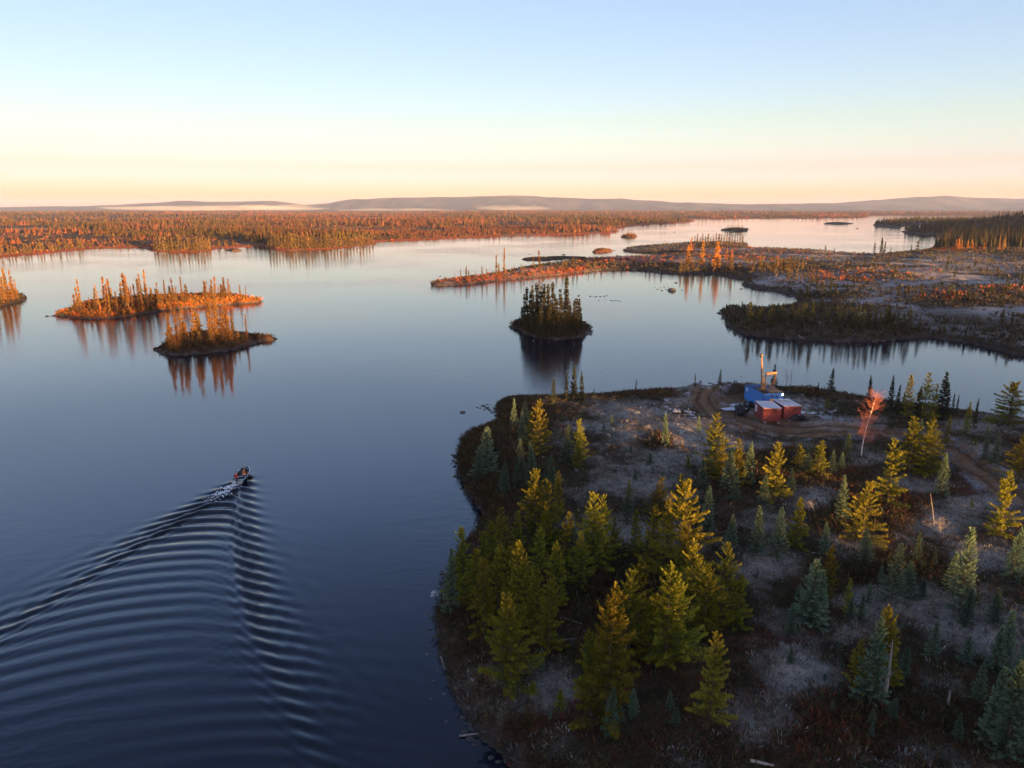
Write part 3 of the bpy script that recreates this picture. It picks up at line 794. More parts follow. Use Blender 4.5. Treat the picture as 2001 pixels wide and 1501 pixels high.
CATS = {'L': ('larch_tree', 'larch tree'), 'S': ('spruce_tree', 'spruce tree'), 'B': ('dark_spruce_tree', 'spruce tree'), 'b': ('tall_spruce_tree', 'spruce tree'), 's': ('small_spruce_tree', 'spruce tree'), 'd': ('bog_spruce_tree', 'spruce tree'), 'c': ('tall_spruce_tree', 'spruce tree'), 'l': ('larch_tree', 'larch tree')}
COUNT = {}
def plant(kind, x, y, z, h, label, group, fat=1.0, var=None):
    tl = TPL[kind]
    cm, tm, H0 = tl[random.randrange(len(tl)) if var is None else var]
    s = h / H0
    w = s * fat * random.uniform(0.92, 1.15) * (1.05 if kind == 'L' else 1.0)
    nm, cat = CATS[kind]
    rz = random.uniform(0, 2 * pi)
    if tm is None:
        o = obj(nm, cm, loc=(x, y, z - 0.05), rot=(0, 0, rz), scale=(w, w, s), label=label, category=cat, group=group)
        return o
    o = thing(nm, label, cat, (x, y, z - 0.05), rz, group)
    o.scale = (w, w, s)
    o.rotation_euler = (random.gauss(0, 0.03), random.gauss(0, 0.03), rz)
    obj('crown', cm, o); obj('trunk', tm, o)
    return o

# ------------------------------------------------------------------ foreground trees: (u, v of the top, v of the base, kind, fatness)
FG = {
 'back': [(1081, 738, 790, 'B', 1), (1107, 731, 782, 'B', .9), (1121, 715, 782, 'B', 1), (1138, 726, 782, 'B', 1), (1160, 758, 776, 'B', 1), (1242, 742, 765, 'B', .8), (1358, 730, 756, 'B', .8), (1406, 722, 751, 'B', 1), (1512, 712, 750, 'B', .9),
          (1598, 746, 764, 'B', 1), (1622, 720, 768, 'B', 1.1), (1655, 764, 780, 'B', .9), (1460, 744, 754, 'B', 1),
          (1697, 735, 800, 'B', 1), (1738, 735, 805, 'B', 1), (1750, 752, 806, 'B', .9), (1762, 766, 806, 'B', .9), (1773, 735, 818, 'L', .6), (1790, 757, 822, 'B', 1), (1803, 729, 820, 'L', .85), (1822, 750, 820, 'L', .6), (1838, 729, 820, 'B', 1.1), (1848, 752, 818, 'B', .8), (1860, 768, 812, 'B', .7), (1868, 772, 810, 'B', .7),
          (1887, 785, 842, 'L', .7), (1902, 779, 838, 'B', .7), (1970, 748, 832, 'L', 1.5), (1700, 790, 815, 'B', 1), (1680, 785, 808, 'B', 1)],
 'far': [(1005, 780, 836, 'S', 1), (1025, 785, 834, 'S', 1), (1056, 785, 890, 'L', .9), (1038, 806, 880, 'L', .6), (1020, 806, 866, 'S', .8), (950, 836, 930, 'S', 1.2), (1016, 858, 950, 'S', 1), (1041, 864, 946, 'S', 1), (1068, 895, 955, 'S', .8), (1081, 893, 958, 'S', .9),
         (1132, 820, 905, 'L', .8), (1105, 830, 905, 'S', .9), (1130, 866, 915, 'L', .9), (1300, 808, 872, 'S', .8), (1395, 810, 925, 'L', .9), (1409, 862, 945, 'L', .7), (1372, 900, 955, 'S', 1), (1440, 860, 948, 'L', .8), (1365, 812, 845, 'S', 1), (1460, 868, 948, 'S', .9), (1425, 880, 955, 'S', 1.1),
         (1615, 776, 806, 'L', .9), (1636, 786, 810, 'S', .9), (1790, 818, 880, 'S', 1), (1820, 806, 860, 'L', .8), (1847, 810, 876, 'L', .5), (1925, 833, 895, 'S', .8), (1942, 853, 905, 'S', 1.1), (1990, 848, 945, 'L', 1), (1655, 848, 900, 'S', 1), (1643, 884, 918, 'S', 1), (1775, 815, 925, 'L', 1.1), (1810, 824, 930, 'L', 1.05),
         (1510, 868, 980, 'L', .95), (1437, 920, 975, 'S', 1), (1490, 926, 985, 'S', 1.1), (1545, 916, 968, 'S', 1), (1598, 860, 928, 'L', 1), (1575, 870, 926, 'S', 1), (1560, 866, 918, 'L', .8), (1625, 880, 925, 'S', 1), (1733, 858, 990, 'L', .95), (1232, 868, 885, 'S', 1.4), (1270, 884, 905, 'S', 1.4)],
 'mid': [(1045, 922, 1070, 'L', .85), (1072, 942, 1072, 'L', .8), (1092, 920, 1010, 'L', .8), (1160, 964, 1110, 'L', 1.0), (1175, 968, 1100, 'L', .7), (1225, 940, 1025, 'S', .8), (1284, 935, 1020, 'L', .9), (1325, 928, 1010, 'L', .9), (1335, 947, 1145, 'L', .9), (1268, 993, 1120, 'L', .9), (1302, 976, 1090, 'L', .8), (1330, 1020, 1160, 'L', .8),
         (1380, 950, 1035, 'S', .9), (1425, 1008, 1085, 'S', 1), (1118, 1010, 1115, 'S', 1.1), (1645, 930, 1020, 'S', .8), (1683, 945, 1060, 'L', 1), (1838, 888, 970, 'S', .9), (1955, 920, 1050, 'L', 1), (1478, 990, 1085, 'S', .8), (1518, 992, 1090, 'S', .9), (1555, 975, 1070, 'L', .9), (1612, 1022, 1085, 'S', .9), (1690, 1036, 1105, 'S', 1.1),
         (985, 995, 1095, 'L', .9), (1050, 1030, 1135, 'L', .9), (1740, 1062, 1175, 'S', .9), (1775, 1100, 1170, 'S', 1), (1875, 1036, 1195, 'S', .85), (1975, 1034, 1130, 'S', .8), (1995, 1070, 1115, 'S', 1), (1612, 1070, 1180, 'L', .7), (945, 1040, 1140, 'L', .8), (1855, 1078, 1150, 'S', 1.0), (1240, 1000, 1085, 'L', .8), (1200, 1010, 1100, 'L', .8), (1010, 1000, 1085, 'L', .9), (1066, 985, 1085, 'L', .8), (960, 1022, 1122, 'L', .9), (1100, 1000, 1112, 'L', .9), (1136, 1042, 1150, 'L', .9), (985, 905, 960, 'S', 1.1), (935, 880, 945, 'S', 1), (968, 860, 920, 'B', 1.2)],
 'front': [(880, 1073, 1195, 'S', .7), (905, 1035, 1165, 'L', .8), (970, 1065, 1210, 'L', .85), (1013, 1060, 1230, 'L', .85), (993, 1072, 1215, 'L', .7), (1085, 1062, 1190, 'L', .8), (1052, 1115, 1250, 'L', .8), (1000, 1168, 1350, 'L', .95), (1220, 1118, 1295, 'L', .9), (1182, 1155, 1410, 'L', .9), (1155, 1232, 1360, 'L', .85),
           (1298, 1110, 1300, 'L', .85), (1350, 1062, 1220, 'L', .95), (1415, 1066, 1210, 'L', .9), (1390, 1150, 1235, 'L', .9), (1387, 1235, 1405, 'L', .85), (1190, 1340, 1430, 'S', 1.1), (1237, 1345, 1395, 'S', 1), (1580, 1095, 1220, 'S', 1.05), (1602, 1116, 1222, 'S', .9), (1655, 1130, 1200, 'L', .7), (1660, 1170, 1215, 'S', 1), (1682, 1160, 1208, 'S', 1.1), (1697, 1138, 1178, 'S', 1),
           (1885, 1150, 1222, 'S', 1.1), (1908, 1150, 1185, 'S', 1), (1940, 1150, 1220, 'S', .9), (1697, 1210, 1372, 'S', .8), (1726, 1194, 1345, 'L', .75), (1672, 1250, 1350, 'L', .8), (1765, 1262, 1318, 'S', 1.2), (1960, 1195, 1300, 'S', .9), (1996, 1240, 1345, 'S', 1), (1942, 1225, 1310, 'S', .9), (1932, 1310, 1450, 'S', .95), (1965, 1294, 1478, 'S', .95), (1988, 1258, 1425, 'S', .9),
           (1885, 1243, 1300, 'S', 1.1), (1870, 1395, 1445, 'S', 1.1), (1720, 1105, 1140, 'S', 1), (1800, 1130, 1165, 'S', 1.3), (930, 1075, 1200, 'L', .8), (945, 1095, 1235, 'L', .9), (1030, 1090, 1240, 'L', .9), (1072, 1132, 1272, 'L', .85), (1250, 1102, 1262, 'L', .9), (1322, 1140, 1290, 'L', .9), (1375, 1105, 1240, 'L', .9), (1440, 1122, 1230, 'L', .85), (1265, 1165, 1300, 'L', .8), (1820, 1215, 1285, 'S', 1), (1545, 1180, 1240, 'S', 1), (1910, 1290, 1370, 'S', 1), (1790, 1040, 1100, 'S', 1)],
}
BAND = {'back': ('on the headland rim above the inlet', 'trees along the far rim of the headland'), 'far': ('on the headland near the drill', 'trees around the drill site'),
        'mid': ('mid-way down the near headland', 'trees in the middle of the headland'), 'front': ('in the nearest foreground', 'trees in the foreground')}
LOOK = {'L': 'feathery golden-green larch', 'S': 'frosted blue-green young spruce', 'B': 'small dark spruce'}
for band, lst in FG.items():
    where, grp = BAND[band]
    cnt = {}
    for (u, vt, vb, k, fat) in sorted(lst):
        x, y, z = near.hit(u, vb)
        d = ray(u, vt); zt = H_CAM + d[2] * (y / d[1])
        h = min(max(zt - z, 0.8), 11.5)
        cnt[k] = cnt.get(k, 0) + 1
        plant(k, x, y, z, h, f"{LOOK[k]} {where}, {ordinal(cnt[k])} from left", grp, fat)

# seedlings dotted over the headland
n_seed = 0
sg = random.Random(5)
seeds = []
while n_seed < 60:
    u = sg.uniform(1040, 2000); v = sg.uniform(800, 1440)
    x, y, z = near.hit(u, v)
    if float(near.sample(x, y, 'S')) < 3 or z < 0.6: continue
    if min(line_dist(np.array([x]), np.array([y]), road_w)[0], line_dist(np.array([x]), np.array([y]), spur_w)[0]) < 2.6: continue
    if math.hypot(x - PAD[0], y - PAD[1]) < 7.5: continue
    seeds.append((u, x, y, z)); n_seed += 1
for i, (u, x, y, z) in enumerate(sorted(seeds)):
    k = 'S' if sg.random() < 0.75 else 'L'
    plant(k, x, y, z, sg.uniform(0.5, 1.5), f"knee-high {'spruce' if k == 'S' else 'larch'} sapling on the headland, {ordinal(i + 1)} sapling from the left", 'saplings on the headland', 1.2)

# ------------------------------------------------------------------ island trees
def isle_trees(L, pts, where, grp, kinds='b', seedn=1):
    g = random.Random(seedn); c = 0
    for (u, vt, vb) in sorted(pts):
        x, y, z = L.hit(u, vb)
        d = ray(u, vt); zt = H_CAM + d[2] * (y / d[1])
        h = max(zt - z, 1.0); c += 1
        plant(kinds, x, y, z, h, f"narrow spruce standing {where}, {ordinal(c)} from the left", grp, g.uniform(0.75, 1.15) * min(1.15, (11 / h) ** 0.5))
LONG = [(148, 575, 614), (155, 560, 612), (160, 545, 612), (142, 590, 614), (176, 580, 605), (186, 563, 606), (190, 580, 612), (196, 555, 606), (204, 540, 604), (210, 556, 608), (218, 545, 606), (224, 562, 610), (230, 570, 612), (237, 552, 604), (247, 533, 602), (252, 545, 606), (258, 536, 603), (262, 560, 608), (268, 555, 605),
        (275, 545, 602), (281, 535, 600), (286, 528, 600), (292, 555, 605), (297, 560, 603), (305, 565, 602), (311, 552, 598), (318, 570, 601), (324, 548, 596), (334, 570, 598), (341, 543, 595), (346, 560, 596), (358, 541, 594), (363, 555, 596), (371, 572, 596), (400, 548, 588), (404, 550, 589), (415, 546, 588), (421, 540, 587), (428, 560, 588), (434, 556, 588), (439, 542, 586), (447, 545, 586), (452, 555, 587), (470, 556, 584), (481, 560, 584), (386, 580, 594), (410, 565, 590), (166, 590, 612), (215, 578, 612), (243, 575, 610), (280, 575, 608)]
isle_trees(isles['long'], LONG, 'on the long orange-lit island', 'spruces on the long island', seedn=1)
LOW = [(331, 612, 683), (336, 632, 685), (328, 650, 684), (342, 640, 684), (348, 605, 680), (352, 636, 684), (358, 612, 678), (362, 600, 676), (366, 630, 680), (371, 650, 680), (377, 634, 674), (384, 606, 670), (386, 585, 668), (390, 620, 670), (398, 650, 670), (405, 645, 669), (412, 610, 668), (416, 590, 666), (420, 600, 668), (424, 584, 666), (428, 588, 666), (434, 605, 668), (438, 612, 667), (444, 583, 664), (447, 600, 668), (450, 620, 668), (466, 642, 664), (482, 614, 662), (345, 660, 687), (335, 665, 687), (455, 648, 668), (392, 640, 672)]
isle_trees(isles['low'], LOW, 'on the small low island left of centre', 'spruces on the small low island', seedn=2)
def understory(L, n, where, grp, seed):
    g = random.Random(seed); mn = L.poly.min(0); mx = L.poly.max(0); pts = []
    while len(pts) < n:
        x, y = g.uniform(mn[0], mx[0]), g.uniform(mn[1], mx[1])
        if float(L.sample(x, y, 'S')) > 1.3: pts.append((to_px(x, y, 1.0)[0], x, y))
    for i, (u, x, y) in enumerate(sorted(pts)):
        plant('s', x, y, float(L.sample(x, y)), g.uniform(1.5, 4.2), f"low spruce {where}, {ordinal(i + 1)} low one from the left", grp, 1.3)
understory(isles['long'], 34, 'in the understory of the long orange-lit island', 'low spruces on the long island', 3)
understory(isles['low'], 9, 'in the understory of the small low island', 'low spruces on the small low island', 4)
MIDT = [(1020, 600, 640), (1026, 575, 640), (1031, 562, 642), (1036, 580, 646), (1040, 570, 644), (1044, 557, 646), (1049, 575, 650), (1053, 553, 646), (1057, 560, 650), (1061, 575, 654), (1065, 545, 648), (1069, 570, 655), (1073, 556, 650), (1077, 580, 656), (1081, 552, 648), (1085, 575, 656), (1089, 585, 656), (1094, 566, 650), (1098, 580, 655), (1102, 541, 648), (1107, 566, 650), (1111, 590, 654), (1115, 596, 652), (1120, 588, 650), (1125, 584, 648), (1129, 577, 646), (1133, 600, 648), (1137, 615, 648), (1024, 605, 646), (1033, 600, 650), (1045, 600, 654), (1055, 600, 658), (1072, 600, 659), (1092, 605, 659), (1105, 610, 658), (1118, 612, 655), (1128, 612, 652), (1016, 618, 641)]
isle_trees(isles['mid'], MIDT, 'on the dark wooded islet mid-lake', 'spruces on the wooded islet', 'c', 3)
EDGE = [(3, 528, 590), (8, 540, 592), (13, 522, 588), (18, 535, 588), (24, 527, 586), (29, 540, 586), (34, 545, 584), (-8, 530, 592), (6, 560, 594), (16, 560, 592), (26, 560, 588), (-20, 535, 590), (-35, 530, 590), (37, 565, 585)]
isle_trees(isles['edge'], EDGE, 'on the island at the left edge', 'spruces on the island at the left edge', seedn=4)
isle_trees(isles['tree1'], [(1226, 452, 462), (1230, 450, 462), (1234, 453, 462), (1237, 455, 462), (1222, 456, 461)], 'on the tufted islet off the far shore', 'spruces on the tufted islet', 's', 5)
isle_trees(isles['tree2'], [(1418, 443, 450), (1422, 439, 450), (1426, 441, 451), (1430, 438, 450), (1434, 441, 451), (1438, 440, 451), (1442, 437, 451), (1446, 441, 451), (1450, 439, 450), (1454, 444, 450), (1458, 446, 450)], 'on the spruce islet in the far bay', 'spruces on the far-bay islet', 's', 6)
isle_trees(isles['tree3'], [(1614 + i * 4.2, 429 + (i * 7 % 5), 437.5) for i in range(11)], 'on the most distant islet of the bay', 'spruces on the most distant islet', 's', 7)

# ------------------------------------------------------------------ bog land: spit, isthmus, wooded point, scattered trees
def scatter(L, pts, where, grp, kind='s'):
    g = random.Random(len(pts)); c = 0
    for (u, vt, vb) in sorted(pts):
        x, y, z = L.hit(u, vb)
        d = ray(u, vt); zt = H_CAM + d[2] * (y / d[1])
        h = min(max(zt - z, 0.9), 14); c += 1
        lk = 'orange-gold larch' if kind == 'l' else 'spruce'
        plant(kind, x, y, z, h, f"{lk} {where}, {ordinal(c)} from the left", grp, g.uniform(0.85, 1.25))
SPIT = [(900, 526, 546), (911, 521, 545), (916, 528, 546), (942, 520, 544), (951, 525, 544), (928, 530, 546), (975, 515, 538), (990, 525, 540), (1000, 522, 536), (1005, 520, 537), (1018, 516, 536), (1024, 517, 536), (1060, 515, 530), (1088, 512, 530), (1100, 510, 528), (1106, 505, 526), (1120, 503, 524), (1128, 506, 524), (1150, 508, 524), (1162, 509, 524), (1175, 508, 523), (889, 535, 550), (1042, 505, 522), (865, 545, 553), (1200, 505, 520), (1215, 508, 522), (1262, 512, 526), (1270, 505, 522), (1280, 507, 524), (1292, 510, 526)]
scatter(bog, SPIT, 'on the red spit', 'small spruces on the spit')
isle_trees(bog, [(970, 498, 540), (985, 484, 538), (1055, 489, 531)], 'rising tall from the red spit', 'tall spruces on the spit', 'b', 9)
g_ = random.Random(11)
ISTH = [(1330 + i * 7.2 + g_.uniform(-3, 3), 505 + g_.uniform(-4, 12), 526 + g_.uniform(0, 8)) for i in range(34)] + [(1352 + i * 5.2, 456 + g_.uniform(-1, 8), 476 + g_.uniform(-1, 4)) for i in range(20)] + [(1540 + i * 8, 530 + g_.uniform(-4, 4), 545 + g_.uniform(0, 5)) for i in range(8)]
scatter(bog, ISTH, 'on the isthmus behind the inlet', 'spruces on the isthmus')
scatter(bog, [(1344, 478, 522), (1371, 470, 520), (1399, 474, 528), (1419, 486, 510), (1430, 490, 512), (1350, 465, 490), (1402, 468, 485), (1484, 498, 518), (1520, 505, 522), (1508, 520, 532), (1620, 492, 508), (1866, 468, 489), (1872, 466, 489), (1878, 470, 489), (1890, 470, 488), (1898, 468, 487), (1922, 474, 490), (1952, 472, 489), (1960, 468, 489), (1858, 445, 463), (1610, 528, 541), (1618, 530, 542)], 'glowing on the frosted land beyond the inlet', 'lit larches beyond the inlet', 'l')
POINT = [(1449, 588, 608), (1455, 600, 625)] + [(1458 + i * 4.6 + g_.uniform(-3, 3), 590 + (i / 70) * 14 + g_.uniform(-6, 14), 620 + (i / 70) * 10 + g_.uniform(-6, 22)) for i in range(70)]
scatter(bog, POINT, 'on the dark wooded point across the inlet', 'spruces on the wooded point', 'd')
BOGS = [(1563, 562, 580), (1575, 558, 582), (1582, 555, 582), (1596, 545, 575), (1605, 550, 578), (1612, 555, 580), (1622, 548, 578), (1632, 555, 580), (1655, 552, 572), (1665, 556, 574), (1680, 558, 576), (1702, 549, 568), (1720, 562, 580), (1755, 560, 585), (1768, 562, 582), (1775, 556, 575), (1800, 556, 578), (1832, 552, 575), (1853, 562, 582), (1868, 570, 592), (1892, 566, 585), (1900, 568, 590), (1935, 550, 575), (1955, 563, 600), (1965, 540, 570), (1970, 545, 572), (1998, 562, 580), (1690, 505, 520), (1655, 500, 510), (1735, 500, 520), (1748, 520, 540), (1850, 500, 525), (1865, 522, 540), (1950, 522, 540), (1960, 528, 545), (1995, 530, 560), (1622, 540, 550), (1586, 498, 508), (1612, 480, 495), (1630, 485, 496), (1708, 474, 495), (1722, 465, 495), (1728, 472, 496), (1740, 483, 496), (1780, 478, 494), (1792, 470, 494), (1975, 640, 665), (1885, 640, 660), (1955, 605, 640), (1975, 610, 645), (1710, 605, 640), (1730, 602, 640), (1736, 598, 638), (1765, 618, 648), (1795, 620, 650), (1690, 578, 586), (1740, 575, 585), (1823, 500, 512), (1905, 505, 520)]
scatter(bog, BOGS, 'scattered over the frosted bog', 'spruces scattered over the bog', 'd')
SHORE1 = [(302, 470, 489), (308, 463, 490), (314, 466, 490), (319, 470, 491), (324, 462, 491), (331, 469, 491), (337, 466, 491), (344, 472, 491), (350, 460, 491), (356, 468, 491), (362, 470, 491), (368, 464, 491), (374, 467, 491), (380, 470, 491), (386, 463, 491), (392, 466, 491), (398, 462, 490), (405, 468, 490), (410, 466, 489)]
scatter(far, SHORE1, 'on the left lit point of the far shore', 'spruces on the left far point')
SHORE2 = [(527 + i * 6.3, 452 + (i * 13 % 11), 485.5 - max(0, i - 18) * 0.55) for i in range(33)]
scatter(far, SHORE2, 'on the right lit point of the far shore', 'spruces on the right far point')
SHORE0 = [(4 + i * 8 + (i * 5 % 7), 478 - i * 0.8 + (i * 11 % 9), 498 - i * 0.75) for i in range(20)]
scatter(far, SHORE0, 'on the shelving bank at the left of the far shore', 'young spruces on the left far bank')

# ------------------------------------------------------------------ forests too far to count
def spire_field(name, pts, hts, wid, cols, tiers=2, sides=4, mat_=None, seed=3):
    g = np.random.default_rng(seed); n = len(pts)
    Vs = []; Fs = []; off = 0; Cs = []
    for t in range(tiers):
        z0 = 0.02 + 0.42 * t / tiers * 1.3; z1 = 1.0 if t == tiers - 1 else 0.62 + 0.3 * t / tiers
        rad = wid * (1.0 - 0.42 * t)
        a0 = g.random(n) * 6.28
        ring = []
        for k in range(sides):
            a = a0 + 2 * pi * k / sides
            rr = rad * (0.65 + 0.7 * g.random(n))
            ring.append(np.stack([pts[:, 0] + rr * np.cos(a), pts[:, 1] + rr * np.sin(a), pts[:, 2] + hts * (z0 + 0.12 * g.random(n))], -1))
        apex = np.stack([pts[:, 0] + 0.08 * wid * g.normal(0, 1, n), pts[:, 1], pts[:, 2] + hts * z1], -1)
        V = np.stack(ring + [apex], 1)           # n, sides+1, 3
        base = off + np.arange(n)[:, None] * (sides + 1)
        for k in range(sides):
            Fs.append(np.concatenate([base + k, base + (k + 1) % sides, base + sides], 1))
        Vs.append(V.reshape(-1, 3)); off += n * (sides + 1)
        shade = np.repeat(cols[:, None, :], sides + 1, 1) * (0.75 + 0.5 * g.random((n, sides + 1, 1)))
        Cs.append(shade.reshape(-1, 3))
    me = np_mesh(name, np.concatenate(Vs), np.concatenate(Fs), [mat_ or M['twig']], col=np.concatenate(Cs))
    return me

g = np.random.default_rng(77)
def forest_cols(x, y, n):
    k = fbm(x * 0.005, y * 0.005, 140, 4); k2 = fbm(x * 0.02, y * 0.02, 141, 3); q = g.random(n)
    c = np.array([[0.066, 0.056, 0.024]]) * (1 - k2[:, None]) * 1.2 + np.array([[0.12, 0.064, 0.028]]) * k2[:, None] * 0.9
    rd = (k > 0.50) & (q > 0.30)
    c[rd] = (0.17, 0.068, 0.040)
    return c * (0.43 + 0.3 * g.random((n, 1)))

# far shore and beyond
N = 170000
rr = np.exp(g.uniform(math.log(440), math.log(5200), N)); aa = g.uniform(R(-47), R(45), N)
fx, fy = rr * np.sin(aa), rr * np.cos(aa)
S_ = far.sample(fx, fy, 'S'); Z_ = far.sample(fx, fy)
dens = fbm(fx * 0.006, fy * 0.006, 150, 4); d2 = fbm(fx * 0.03, fy * 0.03, 152, 2)
keep = (S_ > 9) & (Z_ > 0.3) & ((dens + 0.5 * d2 > 0.70) | ((rr > 2600) & (dens + 0.5 * d2 > 0.60)))
fu0, fv0 = to_px(fx, fy, Z_)
keep &= g.random(N) < np.interp(rr, [440, 900, 1600, 2600, 5200], [0.9, 1, .95, .8, .5])
fu, fv = to_px(fx, fy, Z_)
keep &= ~((fu < 185) & (fu > -60) & (fv > 448) & (fv < 462) & (g.random(N) < 0.8))
keep &= ~((fu < 400) & (fu > 170) & (fv > 470) & (g.random(N) < 0.75))
fx, fy, fz, fr_ = fx[keep], fy[keep], Z_[keep], rr[keep]
n = len(fx)
ht = (2.6 + 6.0 * g.random(n) ** 1.7) * np.interp(fbm(fx * 0.01, fy * 0.01, 160, 3), [0.3, 0.7], [0.55, 1.35]) * np.interp(fr_, [440, 2500, 5200], [1.0, 0.95, 1.05])
wd = ht * (0.13 + 0.09 * g.random(n)) * np.interp(fr_, [440, 1500, 5200], [1.0, 1.4, 3.4])
cl = forest_cols(fx, fy, n)
near_m = fr_ < 1100
for nm, mk, ti, si in (('far_shore_forest', near_m, 3, 5), ('distant_forest', ~near_m, 1, 4)):
    me = spire_field(nm, np.stack([fx, fy, fz], -1)[mk], ht[mk], wd[mk], cl[mk], ti, si)
    obj(nm, me, kind='stuff', label=('mixed spruce forest lit orange along the far shore' if ti == 3 else 'distant boreal forest reaching to the hills'), category='forest')
print('far trees', n, near_m.sum())
# hill forest on the right
N = 24000
rr = np.exp(g.uniform(math.log(430), math.log(2500), N)); aa = g.uniform(R(14), R(48), N)
fx, fy = rr * np.sin(aa), rr * np.cos(aa)
S_ = bog.sample(fx, fy, 'S'); Z_ = bog.sample(fx, fy)
fu, fv = to_px(fx, fy, Z_)
edge_ = 486 + 9 * (fbm(fx * 0.02, fy * 0.02, 170, 3) - 0.5)
keep = (S_ > 4) & (Z_ > 0.2) & (fv < edge_) & (fu > 1690) & ((fu > 1815) | (fv < 466)) & (g.random(N) < np.interp(rr, [430, 800, 2500], [0.55, .9, 1]))
fx, fy, fz, fr_ = fx[keep], fy[keep], Z_[keep], rr[keep]; n = len(fx)
ht = (6.0 + 8 * g.random(n) ** 1.2); wd = ht * (0.09 + 0.06 * g.random(n)) * np.interp(fr_, [430, 2500], [1.0, 1.5])
cl = np.tile(np.array([[0.045, 0.042, 0.018]]), (n, 1)); q = g.random(n)
cl[q < 0.3] = (0.075, 0.058, 0.022); cl[q > 0.95] = (0.13, 0.07, 0.03)
cl = cl * (0.45 + 0.4 * g.random((n, 1)))
obj('hill_forest', spire_field('hill_forest', np.stack([fx, fy, fz], -1), ht, wd, cl, 3, 5, seed=9), kind='stuff', label='dense dark spruce wood on the hill at the right', category='forest')
print('hill trees', n)
# wood on the ridge behind the camera: it keeps the near shore in shade
n = 6500
fx = g.uniform(-160, 660, n); fy = g.uniform(RIDGE_Y - 55, RIDGE_Y + 15, n)
fz = back.sample(fx, fy)
ok = fz > 0.2
fx, fy, fz = fx[ok], fy[ok], fz[ok]; n = len(fx)
topz = ridge_h(fx) + 1.6 * (fbm(fx * 0.05, fy * 0.02, 180, 3) - 0.5) + g.normal(0, 0.7, n)
ht = np.clip(topz - fz, 3.0, 14) * np.where(g.random(n) < 0.5, 1.0, 0.8)
cl = np.tile(np.array([[0.05, 0.05, 0.022]]), (n, 1)) * (0.7 + 0.6 * g.random((n, 1)))
obj('ridge_forest', spire_field('ridge_forest', np.stack([fx, fy, fz], -1), ht, ht * 0.16 + 0.5, cl, 3, 5, seed=10), kind='stuff', label='spruce wood on the ridge behind the viewpoint', category='forest')

# ------------------------------------------------------------------ ground cover
def tufts(name, x, y, z, size, cols, blades, spread, seed, label, thin=0.05, up=1.0, cat='shrubs'):
    """each plant is a spray of narrow triangles"""
    g = np.random.default_rng(seed); n = len(x)
    bi = np.repeat(np.arange(n), blades); m = len(bi)
    az = g.random(m) * 2 * pi; rad = spread * np.sqrt(g.random(m)); s = size[bi]
    base = np.stack([x[bi] + np.cos(az) * rad * s * 0.35, y[bi] + np.sin(az) * rad * s * 0.35, z[bi] - 0.04], -1)
    le = s * (0.5 + 0.6 * g.random(m))
    d = np.stack([np.cos(az) * rad, np.sin(az) * rad, up * (0.55 + 0.6 * g.random(m))], -1) + g.normal(0, 0.18, (m, 3))
    d /= np.linalg.norm(d, axis=1)[:, None]
    w = np.stack([-np.sin(az + g.normal(0, .8, m)), np.cos(az + g.normal(0, .8, m)), g.normal(0, 0.3, m)], -1)
    wd = (thin * s * (0.6 + 0.8 * g.random(m)))[:, None]
    mid = base + d * (le * 0.55)[:, None]
    tip = base + d * le[:, None]
    V = np.stack([base, mid + w * wd, tip, mid - w * wd], 1).reshape(-1, 3)
    F = np.arange(4 * m).reshape(m, 4)
    c = cols[bi] * (0.65 + 0.7 * g.random((m, 1)))
    c = np.stack([c * 0.8, c, c * 1.1, c], 1).reshape(-1, 3)
    return obj(name, np_mesh(name, V, F, [M['twig']], col=np.clip(c, 0, 1)), kind='stuff', label=label, category=cat)

# near headland
g = np.random.default_rng(99)
N = 95000
x = g.uniform(-8, 95, N); y = 30 + 92 * g.random(N) ** 1.45
fovok = np.abs(x) < y * 0.74 + 3
x, y = x[fovok], y[fovok]
S_ = near.sample(x, y, 'S'); z = near.sample(x, y)
fr, rd, dirt, rut, n1_, n2_ = near_masks(x, y, z)
keep = (S_ > 0.1) & (dirt < 0.35)
x, y, z, S_, fr, rd, n1_, n2_ = [q[keep] for q in (x, y, z, S_, fr, rd, n1_, n2_)]
xe = g.uniform(-8, 30, 60000); ye = g.uniform(30, 118, 60000); Se = near.sample(xe, ye, 'S'); ke = (Se > 0.02) & (Se < 2.2)
xe, ye = xe[ke], ye[ke]; ze = near.sample(xe, ye); me_ = near_masks(xe, ye, ze)
x, y, z, S_, fr, rd, n1_, n2_ = [np.concatenate([a_, b_]) for a_, b_ in zip((x, y, z, S_, fr, rd, n1_, n2_), (xe, ye, ze, Se[ke], me_[0] * 0.5, me_[1], me_[4], me_[5]))]
fro = g.random(len(x)) < np.clip(fr * 1.1, 0.03, 0.95)
u_, v_ = to_px(x, y, z)
def pick(m, arr): return [a[m] for a in arr]
xf, yf, zf = pick(fro, (x, y, z)); nf = len(xf)
cf = np.tile(np.array([[0.26, 0.23, 0.195]]), (nf, 1)); qq = g.random(nf)
cf[qq < 0.4] = (0.14, 0.105, 0.10); cf[qq > 0.85] = (0.42, 0.42, 0.41)
tufts('frosted_shrubs', xf, yf, zf, 0.22 + 0.26 * g.random(nf), cf, 9, 1.2, 1, 'low frosted lilac-grey shrubs and lichen covering the headland', thin=0.05)
xd, yd, zd, rdd, n2d = pick(~fro, (x, y, z, rd, n2_)); nd = len(xd)
cd = np.tile(np.array([[0.058, 0.036, 0.022]]), (nd, 1)); qq = g.random(nd)
cd[qq < 0.35] = (0.07, 0.072, 0.03); cd[qq > 0.8] = (0.10, 0.052, 0.03); cd[qq > 0.95] = (0.17, 0.12, 0.05)
cd = np.where((g.random(nd) < rdd * 0.8)[:, None], np.array([[0.15, 0.050, 0.028]]), cd)
darkb = blobs(*to_px(xd, yd, zd), DARKS)
